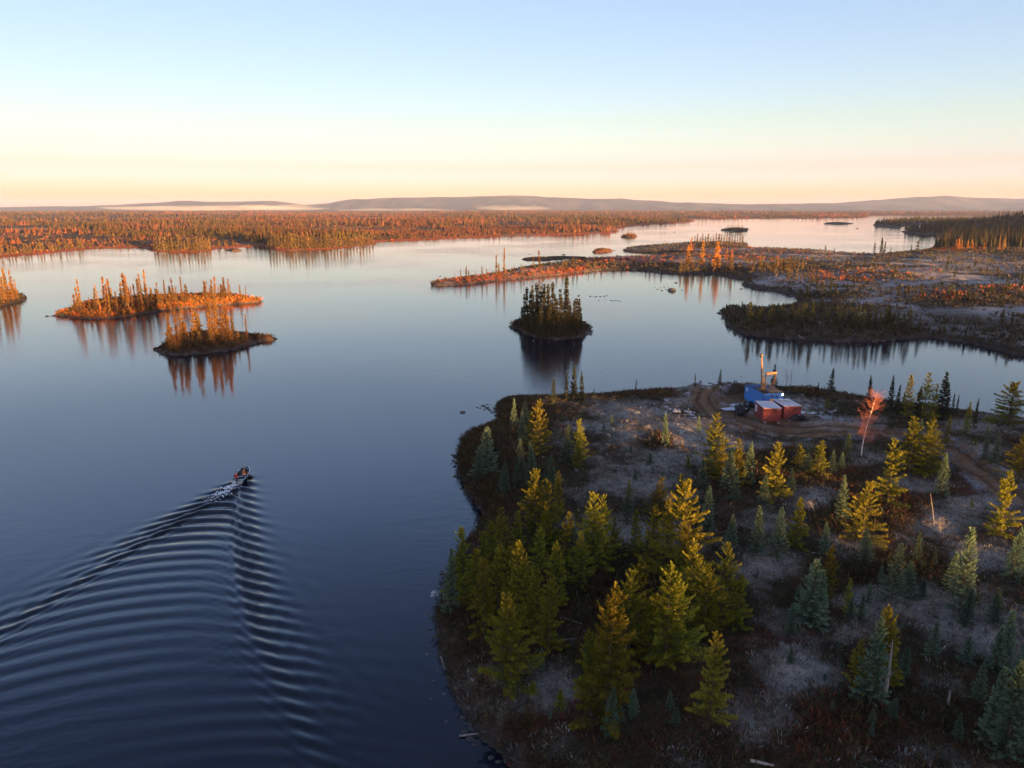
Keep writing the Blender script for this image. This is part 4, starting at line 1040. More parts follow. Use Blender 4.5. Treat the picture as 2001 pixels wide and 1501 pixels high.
tufts('heath_shrubs', xd, yd, zd, (0.22 + 0.34 * g.random(nd)) * (1 + 1.5 * darkb), cd, 8, 1.3, 2, 'dark brown and rusty heath shrubs covering the headland', thin=0.05)
print('tufts', nf, nd)

# bog cover
N = 60000
rr = 140 + 520 * g.random(N) ** 1.25; aa = g.uniform(R(-8), R(40), N)
x, y = rr * np.sin(aa), rr * np.cos(aa)
S_ = bog.sample(x, y, 'S'); z = bog.sample(x, y); keep = S_ > 0.3
x, y, z, S_ = x[keep], y[keep], z[keep], S_[keep]
u_, v_ = to_px(x, y, z)
dk = blobs(u_, v_, BOG_DARK); rd = blobs(u_, v_, BOG_RED); nn = fbm(x * 0.045, y * 0.06, 190, 4)
keep = g.random(len(x)) < np.clip(0.02 + dk * 0.9 + rd * 0.7 + (nn > 0.54) * 0.55 + (S_ < 3.5) * 0.9, 0, 1)
x, y, z, S_, dk, rd = [q[keep] for q in (x, y, z, S_, dk, rd)]; n = len(x)
cb = np.tile(np.array([[0.06, 0.045, 0.03]]), (n, 1)); qq = g.random(n)
cb[qq < 0.3] = (0.06, 0.06, 0.028); cb[qq > 0.75] = (0.11, 0.09, 0.075)
cb = np.where((g.random(n) < rd * 0.8)[:, None], np.array([[0.27, 0.075, 0.03]]), cb)
tufts('bog_shrubs', x, y, z, 0.8 + 0.9 * g.random(n), cb, 6, 1.0, 3, 'dark and rust-red shrubs along the bog and its shores', thin=0.12)
# island and far-bank shrubs
def isle_shrubs(key, nn, cols, size, lab, seed):
    L = isles[key]; g = np.random.default_rng(seed)
    mn = L.poly.min(0); mx = L.poly.max(0)
    x = g.uniform(mn[0], mx[0], nn * 3); y = g.uniform(mn[1], mx[1], nn * 3)
    S_ = L.sample(x, y, 'S'); k = S_ > 0.25
    x, y = x[k][:nn], y[k][:nn]; z = L.sample(x, y)
    cs = np.array(cols)[g.integers(0, len(cols), len(x))]
    tufts('island_shrubs', x, y, z, size * (0.6 + 0.8 * g.random(len(x))), cs, 9, 1.0, seed, lab, thin=0.09)
isle_shrubs('long', 2600, [(0.34, 0.11, 0.028), (0.38, 0.11, 0.028), (0.22, 0.11, 0.03), (0.10, 0.07, 0.028)], 1.2, 'rusty shrubs on the long orange-lit island', 21)  # rust tones pushed orange so the colour carries the sun's glow
isle_shrubs('low', 1300, [(0.07, 0.045, 0.025), (0.10, 0.05, 0.025), (0.05, 0.05, 0.025)], 0.75, 'brown shrubs on the small low island', 22)
isle_shrubs('mid', 1100, [(0.05, 0.04, 0.025), (0.04, 0.045, 0.025), (0.08, 0.05, 0.03)], 0.9, 'dark shrubs on the wooded islet', 23)
isle_shrubs('edge', 700, [(0.06, 0.045, 0.025), (0.05, 0.05, 0.025)], 0.9, 'dark shrubs on the island at the left edge', 24)
for k_, s_, lab in (('tree1', 1.6, 'shrubs on the tufted islet'), ('tree2', 1.8, 'shrubs on the spruce islet in the far bay'), ('red', 0.8, 'shrubs on the red islet'), ('thin', 0.5, 'sedge on the thin islet')):
    isle_shrubs(k_, 160, [(0.16, 0.07, 0.03), (0.08, 0.06, 0.03)], s_, lab, 25)
N = 26000
rr = 430 + 900 * g.random(N) ** 1.6; aa = g.uniform(R(-40), R(9), N)
x, y = rr * np.sin(aa), rr * np.cos(aa)
S_ = far.sample(x, y, 'S'); z = far.sample(x, y)
nn = fbm(x * 0.02, y * 0.02, 195, 3)
keep = (S_ > 1.5) & (z > 0.1) & (g.random(N) < np.clip((S_ < 20) * 1.0 + (nn > 0.52) * 0.8, 0.1, 1))
x, y, z, S_ = [q[keep] for q in (x, y, z, S_)]; n = len(x)
cb = np.array([(0.19, 0.065, 0.032), (0.15, 0.06, 0.032), (0.12, 0.075, 0.03), (0.07, 0.06, 0.026)])[g.integers(0, 4, n)]
tufts('far_bank_shrubs', x, y, z, 0.9 + 1.4 * g.random(n) ** 2, cb, 5, 1.0, 4, 'red-orange shrubs along the far shore', thin=0.2)

# ------------------------------------------------------------------ hard-surface helpers
def bm_mesh(name, bm, m, smooth=False, bevel=0.0):
    if bevel:
        bmesh.ops.bevel(bm, geom=bm.edges[:], offset=bevel, segments=1, affect='EDGES')
    me = bpy.data.meshes.new(name); bm.to_mesh(me); bm.free()
    for mm in (m if isinstance(m, (list, tuple)) else [m]): me.materials.append(mm)
    if smooth:
        for p in me.polygons: p.use_smooth = True
    return me
def box(name, c, s, m, parent, rot=(0, 0, 0), bevel=0.012, **props):
    bm = bmesh.new(); bmesh.ops.create_cube(bm, size=1.0)
    for v in bm.verts: v.co = Vector((v.co.x * s[0], v.co.y * s[1], v.co.z * s[2]))
    b = min(bevel, min(s) * 0.3)
    return obj(name, bm_mesh(name, bm, m, bevel=b), parent, loc=c, rot=rot, **props)
def rod(name, a, b, r, m, parent, r2=None, sides=10, **props):
    V, F = tube([a, ((a[0] + b[0]) / 2, (a[1] + b[1]) / 2, (a[2] + b[2]) / 2), b], [r, (r + (r2 or r)) / 2, r2 or r], sides)
    n = len(V)
    caps = [tuple(range(sides)), tuple(range(n - sides, n))]
    me = bpy.data.meshes.new(name); me.from_pydata([tuple(v) for v in V], [], [tuple(f) for f in F] + caps); me.materials.append(m)
    for p in me.polygons:
        p.use_smooth = len(p.vertices) == 4
    return obj(name, me, parent, **props)
def lumpy(name, m, seed, sub=3, amp=0.35, freq=1.3, flat=1.0):
    bm = bmesh.new(); bmesh.ops.create_icosphere(bm, subdivisions=sub, radius=1.0)
    g = np.random.default_rng(seed)
    dirs = g.normal(0, 1, (9, 3)); dirs /= np.linalg.norm(dirs, axis=1)[:, None]; cut = g.uniform(0.55, 0.95, 9)
    for v in bm.verts:
        p = np.array(v.co)
        for d, c in zip(dirs, cut):            # chip facets off like broken stone
            k = p @ d
            if k > c: p = p - d * (k - c) * 0.9
        n = float(vnoise(np.array([p[0] * freq + 7 * seed]), np.array([p[1] * freq + p[2] * 1.7]), seed)[0]) - 0.5
        p = p * (1 + amp * n)
        v.co = Vector((p[0], p[1], p[2] * flat))
    return bm_mesh(name, bm, m, smooth=False)

# ------------------------------------------------------------------ the drill yard
M['blue'] = mat('blue_panel', (0.045, 0.20, 0.56), 0.55, var=0.22, scale=2.0)
M['red'] = mat('red_panel', (0.19, 0.032, 0.034), 0.65, var=0.25, scale=2.0)
M['roof_frost'] = mat('frosty_roof', (0.56, 0.55, 0.60), 0.7, var=0.12, scale=1.2)
M['steel'] = mat('dark_steel', (0.07, 0.065, 0.065), 0.6, metal=0.3, var=0.4)
M['orange'] = mat('orange_paint', (0.32, 0.14, 0.055), 0.7, var=0.3)
M['rust'] = mat('rusty_steel', (0.13, 0.075, 0.045), 0.8, var=0.5)
M['ply'] = mat('plywood', (0.30, 0.17, 0.085), 0.85, var=0.35, scale=3)
M['timber'] = mat('grey_timber', (0.33, 0.30, 0.27), 0.9, var=0.35, scale=5)
M['white'] = mat('white_paint', (0.75, 0.75, 0.76), 0.6, var=0.08)
M['black'] = mat('black_tarp', (0.012, 0.012, 0.014), 0.45, var=0.4)
M['lamp'] = mat('work_lamp', (1, 1, 1), 0.4, emit=(0.85, 0.95, 1.0), estr=9.0)
M['yellow'] = mat('yellow_paint', (0.36, 0.22, 0.04), 0.7)
zy = 1.8

# blue drill enclosure
c0 = ground(1456.4, 752.5, zy + 2.4); c1 = ground(1492.6, 769.5, zy + 2.4)
ang = atan2(c0[1] - c1[1], c0[0] - c1[0]) - pi / 2       # depth axis
LB, WB, HB = 5.4, 3.1, 2.25
bx_ = thing('drill_shack', 'open-topped blue panelled drill shack with a leaning mast on the dirt yard', 'drill rig', (c1[0], c1[1], zy), ang)
def wall_panels(x0, y0, x1, y1, n, h0=0.15):
    for i in range(n):
        ax, ay = x0 + (x1 - x0) * i / n, y0 + (y1 - y0) * i / n
        bx2, by2 = x0 + (x1 - x0) * (i + 1) / n, y0 + (y1 - y0) * (i + 1) / n
        L = math.hypot(bx2 - ax, by2 - ay)
        box('panel', ((ax + bx2) / 2, (ay + by2) / 2, h0 + HB / 2), (L - 0.025, 0.06 + 0.012 * (i % 2), HB), M['blue'], bx_, rot=(0, 0, atan2(by2 - ay, bx2 - ax)))
wall_panels(0, 0.05, 0, LB, 9)                # long wall facing the lake
wall_panels(0.05, 0, WB, 0, 5)                # end wall facing the camera
wall_panels(WB, 0.05, WB, LB, 9)
wall_panels(0.05, LB, WB, LB, 5)
for a, b in (((0, -0.03), (0, LB)), ((-0.03, 0), (WB, 0)), ((WB, 0), (WB, LB)), ((0, LB), (WB, LB))):
    box('top_rail', ((a[0] + b[0]) / 2, (a[1] + b[1]) / 2, 0.15 + HB + 0.045), (abs(b[0] - a[0]) + 0.12, abs(b[1] - a[1]) + 0.12, 0.09), M['steel'], bx_)
for x in (0.25, WB - 0.25):
    box('skid', (x, LB / 2, 0.06), (0.22, LB + 0.9, 0.2), M['rust'], bx_)
box('floor', (WB / 2, LB / 2, 0.22), (WB - 0.15, LB - 0.15, 0.08), M['ply'], bx_)
rp = box('roof_sheet', (WB * 0.66, 0.72, 0.15 + HB + 0.13), (1.95, 1.45, 0.05), M['ply'], bx_, rot=(0, 0.03, 0))
box('roof_sheet', (WB * 0.70, 2.35, 0.15 + HB + 0.15), (1.75, 1.5, 0.05), M['steel'], bx_, rot=(0.03, -0.04, 0))
for x in (1.35, 2.1):
    w = box('vent', (x, -0.045, 2.02), (0.36, 0.05, 0.17), M['black'], bx_)
rod('pipe', (1.75, -0.12, 2.2), (2.9, -0.16, 1.75), 0.035, M['timber'], bx_)
for i, (zz, ww) in enumerate(((2.02, 0.62), (1.86, 0.46), (1.72, 0.55))):
    box('painted_mark', (-0.047, LB - 0.72 - 0.03 * i, zz), (0.012, ww, 0.075), M['white'], bx_, bevel=0.002)
lp = box('lamp_housing', (WB - 0.25, -0.12, 2.18), (0.24, 0.16, 0.2), M['steel'], bx_)
lv, lf = tube([(0, -0.08, 0), (0, -0.11, 0)], [0.115, 0.09], 14)
lens = bpy.data.meshes.new('lamp_lens'); lens.from_pydata([tuple(v) for v in lv], [], [tuple(f) for f in lf] + [tuple(range(14, 28))]); lens.materials.append(M['lamp'])
obj('lamp_lens', lens, lp)
# machinery
box('engine', (2.15, 3.6, 0.95), (1.2, 1.6, 1.35), M['steel'], bx_, bevel=0.08)
box('engine', (2.2, 4.75, 0.75), (1.0, 0.6, 0.95), M['rust'], bx_, bevel=0.06)
rod('exhaust', (2.5, 3.9, 1.6), (2.5, 3.9, 2.9), 0.06, M['rust'], bx_)
box('winch', (1.0, 2.2, 1.6), (0.6, 0.5, 2.2), M['yellow'], bx_, bevel=0.05)
rod('winch_drum', (0.75, 1.75, 2.0), (1.55, 1.75, 2.0), 0.26, M['rust'], bx_)
for k in range(5):
    rod('drill_rod', (0.25 + 0.14 * k, 0.5, 2.52), (0.3 + 0.14 * k, 3.4, 2.62), 0.045, M['rust'], bx_)
# mast: two rails with rungs below, a dark sleeve, an orange tube and a sheave head
mb = Vector((0.95, 1.35, 0.3)); mt = Vector((0.25, 1.75, 7.4)); md = (mt - mb)
for s in (-0.17, 0.17):
    rod('mast_rail', mb + Vector((s, 0, 0)), mb + md * 0.55 + Vector((s * 0.7, 0, 0)), 0.07, M['rust'] if s < 0 else M['yellow'], bx_)
for k in range(9):
    p = mb + md * (0.08 + 0.05 * k)
    rod('rung', p + Vector((-0.17, 0, 0)), p + Vector((0.17, 0, 0.12 * (-1) ** k)), 0.03, M['yellow'], bx_, sides=6)
rod('mast_sleeve', mb + md * 0.42 + Vector((0, 0.1, 0)), mb + md * 0.76 + Vector((0, 0.1, 0)), 0.2, M['steel'], bx_, 0.16)
rod('feed_cylinder', mb + md * 0.12 + Vector((-0.34, 0, 0)), mb + md * 0.5 + Vector((-0.3, 0, 0)), 0.08, M['steel'], bx_)
rod('mast_tube', mb + md * 0.74 + Vector((0, 0.1, 0)), mt + Vector((0, 0.1, 0)), 0.125, M['orange'], bx_, 0.10)
hd = box('mast_head', mt + Vector((-0.02, 0.1, 0.12)), (0.3, 0.34, 0.5), M['black'], bx_, bevel=0.08)
rod('sheave', (-0.2, 0, 0.12), (0.2, 0, 0.12), 0.2, M['steel'], hd)
# A-frame carrying an orange rod-tube
T0 = Vector((1.0, 1.5, 4.95)); T1 = Vector((2.65, 1.6, 5.0))
rod('rod_tube', T0, T1, 0.17, M['orange'], bx_, sides=14)
for a, b in ((T0, (0.55, 0.9, 0.3)), (T0, (0.75, 2.6, 0.3)), (T1, (1.75, 0.8, 0.3)), (T1, (1.95, 2.5, 0.3))):
    rod('frame_leg', a, b, 0.05, M['rust'], bx_, sides=7)
rod('brace', (0.85, 1.3, 4.0), (2.2, 1.2, 2.4), 0.03, M['rust'], bx_, sides=6)
rod('brace', (2.35, 1.4, 4.0), (0.75, 1.1, 2.4), 0.03, M['rust'], bx_, sides=6)
rod('brace', (1.0, 1.5, 4.6), (2.5, 1.55, 4.6), 0.035, M['steel'], bx_, sides=6)

# red shacks
def red_shack(u, v, vb, ub, label, hatch, W=2.35, D=3.7, Hh=1.85):
    fl = ground(u, v, zy + Hh + 0.2); bk = ground(ub, vb, zy + Hh + 0.2)
    a = atan2(bk[1] - fl[1], bk[0] - fl[0]) - pi / 2
    s = thing('red_shack', label, 'shack', (fl[0], fl[1], zy), a, 'red shacks in the drill yard')
    h0 = 0.18
    wl = {}
    wl['front'] = box('wall', (W / 2, 0.03, h0 + Hh / 2), (W, 0.06, Hh), M['red'], s)
    box('wall', (W / 2, D - 0.03, h0 + Hh / 2), (W, 0.06, Hh), M['red'], s)
    n = 4
    for i in range(n):
        box('wall', (0.03, 0.07 + (D - 0.14) * (i + 0.5) / n, h0 + Hh / 2), (0.06, (D - 0.14) / n - 0.015, Hh - 0.01), M['red'], s)
        box('wall', (W - 0.03, 0.07 + (D - 0.14) * (i + 0.5) / n, h0 + Hh / 2), (0.06, (D - 0.14) / n - 0.015, Hh - 0.01), M['red'], s)
    r = box('roof', (W / 2, D / 2, h0 + Hh + 0.035), (W + 0.1, D + 0.1, 0.07), M['roof_frost'], s)
    for x in (0.3, W - 0.3):
        box('skid', (x, D / 2, 0.07), (0.2, D + 0.5, 0.2), M['timber'], s)
    for x in (0.0, W):
        for y in (0.0, D):
            box('corner_post', (x, y, h0 + Hh / 2), (0.075, 0.075, Hh - 0.02), M['red'], s)
    ax = W * 0.62
    for bxx in (0.28, W - 0.12):
        rod('strap', (ax, -0.035, h0 + Hh * 0.86), (bxx, -0.035, h0 + 0.1), 0.025, M['steel'], s, sides=6)
    box('hook', (ax, -0.06, h0 + Hh * 0.86), (0.22, 0.08, 0.12), M['black'], s)
    for k in range(2):
        box('painted_mark', (W * (0.84 if hatch else 0.16) + 0.14 * k, -0.008, h0 + Hh * 0.9), (0.1, 0.012, 0.07), M['white'], s, bevel=0.002)
    if hatch:
        d = box('hatch', (-0.035, D * 0.82, h0 + Hh * 0.58), (0.05, 0.75, 0.95), M['roof_frost'], s)
        box('handle', (-0.05, -0.25, 0), (0.05, 0.05, 0.18), M['steel'], d)
        dr = box('door', (-0.02, D * 0.42, h0 + 0.8), (0.05, 0.8, 1.55), M['red'], s)
        box('handle', (-0.05, 0.28, 0), (0.05, 0.05, 0.16), M['steel'], dr)
        for k in (0, 1):
            rod('stove_pipe', (W * (0.86) + 0.3 * k, D - 0.2 + 0.12 * k, h0 + Hh), (W * 0.86 + 0.3 * k, D - 0.2 + 0.12 * k, h0 + Hh + 0.42), 0.09, M['ply'], s)
    else:
        rod('pipe', (W + 0.05, 0.4, h0 + Hh - 0.05), (W + 0.75, -0.15, h0 + Hh - 0.2), 0.03, M['timber'], s)
        box('meter_box', (W + 0.06, 0.35, h0 + Hh * 0.62), (0.1, 0.2, 0.28), M['white'], s)
    return s, fl, a, Hh + h0 + 0.07
s1 = red_shack(1492.6, 797.8, 784.5, 1476.7, 'left red skid shack with a pale hatch and frosted roof', True)
s2 = red_shack(1533.0, 794.2, 783.0, 1514.0, 'right red skid shack with boards lying on its frosted roof', False)
def local(sh, x, y, z):
    _, fl, a, _ = sh
    return (fl[0] + x * cos(a) - y * sin(a), fl[1] + x * sin(a) + y * cos(a), zy + z)
for k, (x, y, lab) in enumerate(((0.85, 2.9, 'left pale pallet lying on the right red shack roof'), (1.55, 2.7, 'right pale pallet lying on the right red shack roof'))):
    t = thing('pallet', lab, 'pallet', local(s2, x, y, s2[3] + 0.005), s2[2] + 0.12 * k, 'pallets on the shack roof')
    for i in range(5):
        box('slat', (-0.24 + 0.12 * i, 0, 0.14), (0.10, 0.95, 0.025), M['white'], t, bevel=0.004)
    for j in (-0.4, 0, 0.4):
        box('bearer', (0, j, 0.063), (0.6, 0.09, 0.12), M['timber'], t, bevel=0.004)

# heaps under black tarp
def heap(u, v, rx, ry, rz, label, seed):
    x, y, z = near.hit(u, v)
    t = thing('tarp_heap', label, 'gear heap', (x, y, z), seed * 0.7, 'heaps of gear under black tarp')
    o = obj('tarp', lumpy('tarp', M['black'], seed, 4, 0.9, 2.3), t, loc=(0, 0, rz * 0.35), scale=(rx, ry, rz))
    o2 = obj('tarp', lumpy('tarp', M['black'], seed + 1, 3, 0.9, 2.6), t, loc=(rx * 0.7, -ry * 0.3, rz * 0.25), scale=(rx * 0.6, ry * 0.7, rz * 0.7))
    g = random.Random(seed)
    for k in range(6):
        obj('frost_patch', lumpy('frost_patch', M['frost'], seed + 10 + k, 2, 0.5), t, loc=(g.uniform(-rx, rx) * 0.7, g.uniform(-ry, ry) * 0.6, rz * g.uniform(0.75, 0.98)), scale=(g.uniform(.08, .26), g.uniform(.08, .2), 0.05))
    return t
heap(1452, 806, 1.5, 1.0, 0.85, 'black tarp-covered gear heap left of the red shacks', 51)
heap(1558, 822, 1.25, 0.8, 0.8, 'black tarp-covered gear heap in front of the right red shack', 53)
heap(1462, 797, 1.0, 0.8, 0.7, 'small black tarp heap between the blue and red shacks', 55)
rod('yellow_bar', near.hit(1431, 806), tuple(np.array(near.hit(1438, 805)) + np.array([0, 0, 0.1])), 0.06, M['yellow'], None, label='short yellow bar lying left of the black heap', category='bar')
# patches of old snow
for k, (u, v, rx, ry, lab) in enumerate(((1430, 799, 1.6, 0.8, 'long white snow patch left of the black heap'), (1440, 792, 1.0, 0.7, 'white snow patch just below the blue shack'), (1566, 806, 0.5, 0.6, 'small snow patch beside the right red shack'), (1585, 808, 0.7, 0.35, 'small snow patch among the rubble right of the shacks'))):
    x, y, z = near.hit(u, v)
    obj('snow_patch', lumpy('snow_patch', M['frost'], 70 + k, 3, 0.9, 2.0), loc=(x, y, z + 0.02), scale=(rx, ry, 0.13), label=lab, category='snow patch', group='snow patches in the drill yard')

# ------------------------------------------------------------------ rocks
ROCK = [lumpy('rock', M['rock'], 80 + i, 2, 0.3) for i in range(5)]
ROCKF = [lumpy('frosted_rock', M['rock_frost'], 90 + i, 2, 0.3) for i in range(5)]
g_ = random.Random(21)
def rock_at(x, y, z, r, label, grp, frost=False, flat=0.6):
    me = (ROCKF if frost else ROCK)[g_.randrange(5)]
    obj('rock', me, loc=(x, y, z), rot=(g_.uniform(-.25, .25), g_.uniform(-.25, .25), g_.uniform(0, 6.28)), scale=(r * g_.uniform(.85, 1.2), r * g_.uniform(.8, 1.1), r * flat), label=label, category='rock', group=grp)
def rock_px(pts, where, grp, frost=False, flat=0.55):
    for i, (u, v, rpx) in enumerate(sorted(pts)):
        x, y = ground(u, v)
        r = rpx * math.hypot(y, H_CAM) / F_PX
        rock_at(x, y, -0.1 * r, r, f"{'pale' if frost else 'dark'} rock {where}, {ordinal(i + 1)} from the left", grp, frost, flat)
rock_px([(1313, 568, 9.0)], 'boulder standing in the inlet off the isthmus', 'boulder in the inlet', False, 0.85)
rock_px([(1285, 566, 2), (1293, 568, 3), (1298, 562, 2.5), (1302, 566, 2), (1290, 563, 2), (1333, 567, 2), (1306, 561, 2), (1280, 562, 1.5)], 'in the shallows beside the inlet boulder', 'rocks beside the inlet boulder')
rock_px([(1154, 579, 3), (1160, 580, 2.5), (1166, 580, 3), (1173, 580, 3.5), (1180, 579, 3), (1186, 578, 3), (1170, 587, 2.2), (1184, 586, 1.5), (1192, 587, 2), (1197, 588, 2.6), (1203, 587, 2.6), (1208, 588, 2), (1213, 589, 2)], 'in the row breaking the water beyond the wooded islet', 'row of rocks beyond the wooded islet', flat=0.4)
rock_px([(904, 806, 7)], 'lying alone in the water off the headland', 'lone rock off the headland')
rock_px([(944, 793, 5), (951, 797, 6), (957, 801, 5), (938, 798, 3), (933, 796, 2.5), (952, 790, 3), (960, 806, 4), (946, 801, 3)], 'at the tip of the headland', 'rocks at the tip of the headland')
rock_px([(946, 836, 8), (904, 861, 5), (896, 929, 9), (889, 931, 5), (893, 908, 4), (897, 880, 3)], 'along the steep headland shore', 'rocks along the headland shore')
rock_px([(850, 1158, 9), (845, 1165, 5), (856, 1163, 4)], 'capped with frost just off the near shore', 'frosted rocks off the near shore', True)
rock_px([(834, 1199, 5), (836, 1278, 4), (850, 1281, 3), (858, 1230, 3), (868, 1356, 4), (855, 1310, 3), (846, 1330, 2.5), (842, 1365, 2.5), (880, 1330, 3), (893, 1345, 4), (862, 1262, 3), (872, 1410, 3)], 'scattered in the near shallows', 'rocks in the near shallows')
rock_px([(1148, 652, 8), (1155, 655, 3), (1003, 634, 3), (999, 637, 2), (1010, 639, 3)], 'at the edge of the wooded islet', 'rocks at the wooded islet')
rock_px([(311, 682, 3), (316, 684, 3), (313, 690, 2.5), (322, 692, 3), (520, 665, 3), (527, 664, 2.5), (533, 664, 2), (545, 663, 2), (508, 667, 3.5), (497, 671, 3)], 'at the edge of the small low island', 'rocks at the small low island', flat=0.4)
rock_px([(860, 540, 3), (1146, 470, 2.5), (1160, 470, 1.5), (1102, 498, 4), (1035, 497, 2), (1200, 490, 3), (1322, 553, 5), (1372, 537, 4), (1448, 565, 3.5), (1407, 615, 3), (1412, 624, 3), (1418, 634, 3), (1424, 643, 3), (1404, 610, 2), (1370, 641, 1.5), (1300, 470, 2), (1318, 454, 3), (1676, 447, 3)], 'breaking the water around the bog land', 'rocks around the bog land', flat=0.4)
def rubble(pts, where, grp, frost, per, spread, rmin, rmax):
    rs = []
    for (u, v) in pts:
        for k in range(per):
            uu_, vv_ = u + g_.gauss(0, spread[0]), v + g_.gauss(0, spread[1])
            rs.append((uu_, vv_))
    for i, (u, v) in enumerate(sorted(rs)):
        x, y, z = near.hit(u, v)
        rock_at(x, y, z, g_.uniform(rmin, rmax), f"{'frosted' if frost else 'grey'} stone {where}, {ordinal(i + 1)} from the left", grp, frost)
rubble([(1310, 800), (1325, 805), (1340, 808), (1352, 812), (1300, 790)], 'in the rubble bank left of the yard', 'rubble left of the yard', True, 7, (10, 5), 0.15, 0.42)
rubble([(1600, 800), (1620, 808), (1610, 815), (1580, 795), (1630, 812)], 'in the rubble heap right of the shacks', 'rubble right of the shacks', True, 6, (10, 5), 0.15, 0.45)
rubble([(1560, 775), (1580, 780), (1550, 785), (1600, 788)], 'in the dark rubble behind the right red shack', 'rubble behind the right shack', False, 5, (10, 4), 0.2, 0.5)
rubble([(1830, 862), (1855, 873), (1880, 885), (1905, 897), (1930, 912), (1955, 928), (1985, 948)], 'in the berm along the dirt track', 'stones of the track berm', False, 5, (9, 4), 0.15, 0.45)
rubble([(1345, 770), (1370, 752), (1400, 748), (1440, 746)], 'along the rim above the yard', 'stones along the yard rim', True, 5, (10, 4), 0.12, 0.35)

def shore_stones(L, n, name_where, seed, rmin, rmax, xr=None, yr=None, lo=-0.7, hi=0.5):
    g = np.random.default_rng(seed); mn = L.poly.min(0); mx = L.poly.max(0)
    xr = xr or (mn[0] - 2, mx[0] + 2); yr = yr or (mn[1] - 2, mx[1] + 2)
    X_, Y_ = [], []; tries = 0
    while len(X_) < n and tries < 200:
        a = g.uniform(*xr, 4000); b_ = g.uniform(*yr, 4000); S_ = L.sample(a, b_, 'S'); k = (S_ > lo) & (S_ < hi) & (fbm(a * 0.25, b_ * 0.25, seed, 3) > 0.47)
        X_ += list(a[k]); Y_ += list(b_[k]); tries += 1
    A_ = Acc(); base = [np.array([v.co[:] for v in m.vertices]) for m in ROCK1]; fc = [np.array([p.vertices[:] for p in m.polygons]) for m in ROCK1]
    for x, y in list(zip(X_, Y_))[:n]:
        k = int(g.integers(0, 4)); r = rmin + (rmax - rmin) * g.random() ** 2.5; a = g.random() * 6.28
        V = base[k] * np.array([r * g.uniform(.8, 1.3), r * g.uniform(.8, 1.2), r * 0.6]); c, s = cos(a), sin(a)
        V = np.stack([V[:, 0] * c - V[:, 1] * s + x, V[:, 0] * s + V[:, 1] * c + y, V[:, 2] + max(float(L.sample(x, y)), -0.05 * r)], -1)
        A_.add(V, fc[k])
    obj('shore_stones', A_.mesh('shore_stones', [M['stone']]), kind='stuff', label='small dark stones ' + name_where, category='stones')
M['stone'] = mat('wet_stone', (0.055, 0.052, 0.052), 0.8, scale=3, var=0.5)
ROCK1 = [lumpy('stone', M['stone'], 120 + i, 1, 0.3) for i in range(4)]
shore_stones(near, 520, 'lining the shore of the near headland', 1, 0.05, 0.32, (-8, 14), (32, 116))
shore_stones(isles['long'], 160, 'lining the long orange-lit island', 2, 0.15, 0.8)
shore_stones(isles['low'], 120, 'lining the small low island', 3, 0.15, 0.8)
shore_stones(isles['mid'], 90, 'lining the dark wooded islet', 4, 0.15, 0.7)
shore_stones(bog, 420, 'lining the bog shore and the spit', 5, 0.2, 1.0, (-35, 120), (150, 420), -1.0, 0.8)

# ------------------------------------------------------------------ birch, snags and logs
def bare_tree(seed, base, tip, ntw, spread, r0, bend=0.3, sub=3):
    """curved trunk with upswept limbs that split into twigs; returns trunk and twig accumulators (local to base)"""
    g = random.Random(seed); T = Acc(); W = Acc()
    b = Vector((0, 0, -0.2)); t = Vector(tip) - Vector(base)
    pts = [b + (t - b) * s + Vector((bend * sin(s * 2.6), 0, 0)) * (1 - s) for s in [i / 9 for i in range(10)]]
    T.add(*tube([tuple(p) for p in pts], [r0 * (1 - 0.9 * i / 9) for i in range(10)], 7))
    for i in range(ntw):
        s = g.uniform(0.15, 1.0) ** 0.8
        k = min(int(s * 9), 8); p = pts[k].lerp(pts[k + 1], s * 9 - k)
        L = spread * (1.15 - s * 0.75) * g.uniform(0.5, 1.1)
        a = g.uniform(0, 2 * pi); up = g.uniform(0.5, 1.1)
        d = Vector((cos(a), sin(a), up)).normalized()
        q = [p + d * L * f + Vector((0, 0, -0.15 * L * f * f)) for f in (0, .35, .7, 1)]
        W.add(*tube([tuple(v) for v in q], [r0 * .22, r0 * .15, r0 * .08, r0 * .03], 3))
        for j in range(sub):
            f = g.uniform(0.25, 1.0); p2 = p + d * L * f
            a2 = a + g.uniform(-1.1, 1.1); d2 = Vector((cos(a2), sin(a2), g.uniform(0.0, 1.0))).normalized(); L2 = L * g.uniform(0.25, 0.55)
            W.add(*tube([tuple(p2), tuple(p2 + d2 * L2 * .6), tuple(p2 + d2 * L2 + Vector((0, 0, -0.1 * L2)))], [r0 * .1, r0 * .07, r0 * .03], 3))
            for jj in range(2):
                d3 = (d2 + Vector((g.gauss(0, .6), g.gauss(0, .6), g.gauss(0, .5)))).normalized(); p3 = p2 + d2 * L2 * g.uniform(.3, 1)
                W.add(*tube([tuple(p3), tuple(p3 + d3 * L2 * .35), tuple(p3 + d3 * L2 * .7)], [r0 * .06, r0 * .05, r0 * .03], 3))
    return T, W
def place_bare(name, label, cat, u, vb, ut, vt, ntw, spread, r0, mt_, mw_, seed, bend=0.3, L=None, group=None, sub=3):
    L = L or near
    x, y, z = L.hit(u, vb); d = ray(ut, vt); k = y / d[1]
    tipp = (d[0] * k, y, H_CAM + d[2] * k)
    T, W = bare_tree(seed, (x, y, z), tipp, ntw, spread, r0, bend, sub)
    o = thing(name, label, cat, (x, y, z), 0, group)
    obj('trunk', T.mesh(name + '_trunk', [mt_], True), o)
    if ntw: obj('branches', W.mesh(name + '_branches', [mw_], True), o)
    return o
place_bare('birch_tree', 'leafless white birch with glowing reddish twigs beside the track', 'birch tree', 1683, 893, 1714, 768, 130, 2.0, 0.085, M['birch'], M['birch_twig'], 5, bend=-0.5, sub=4)
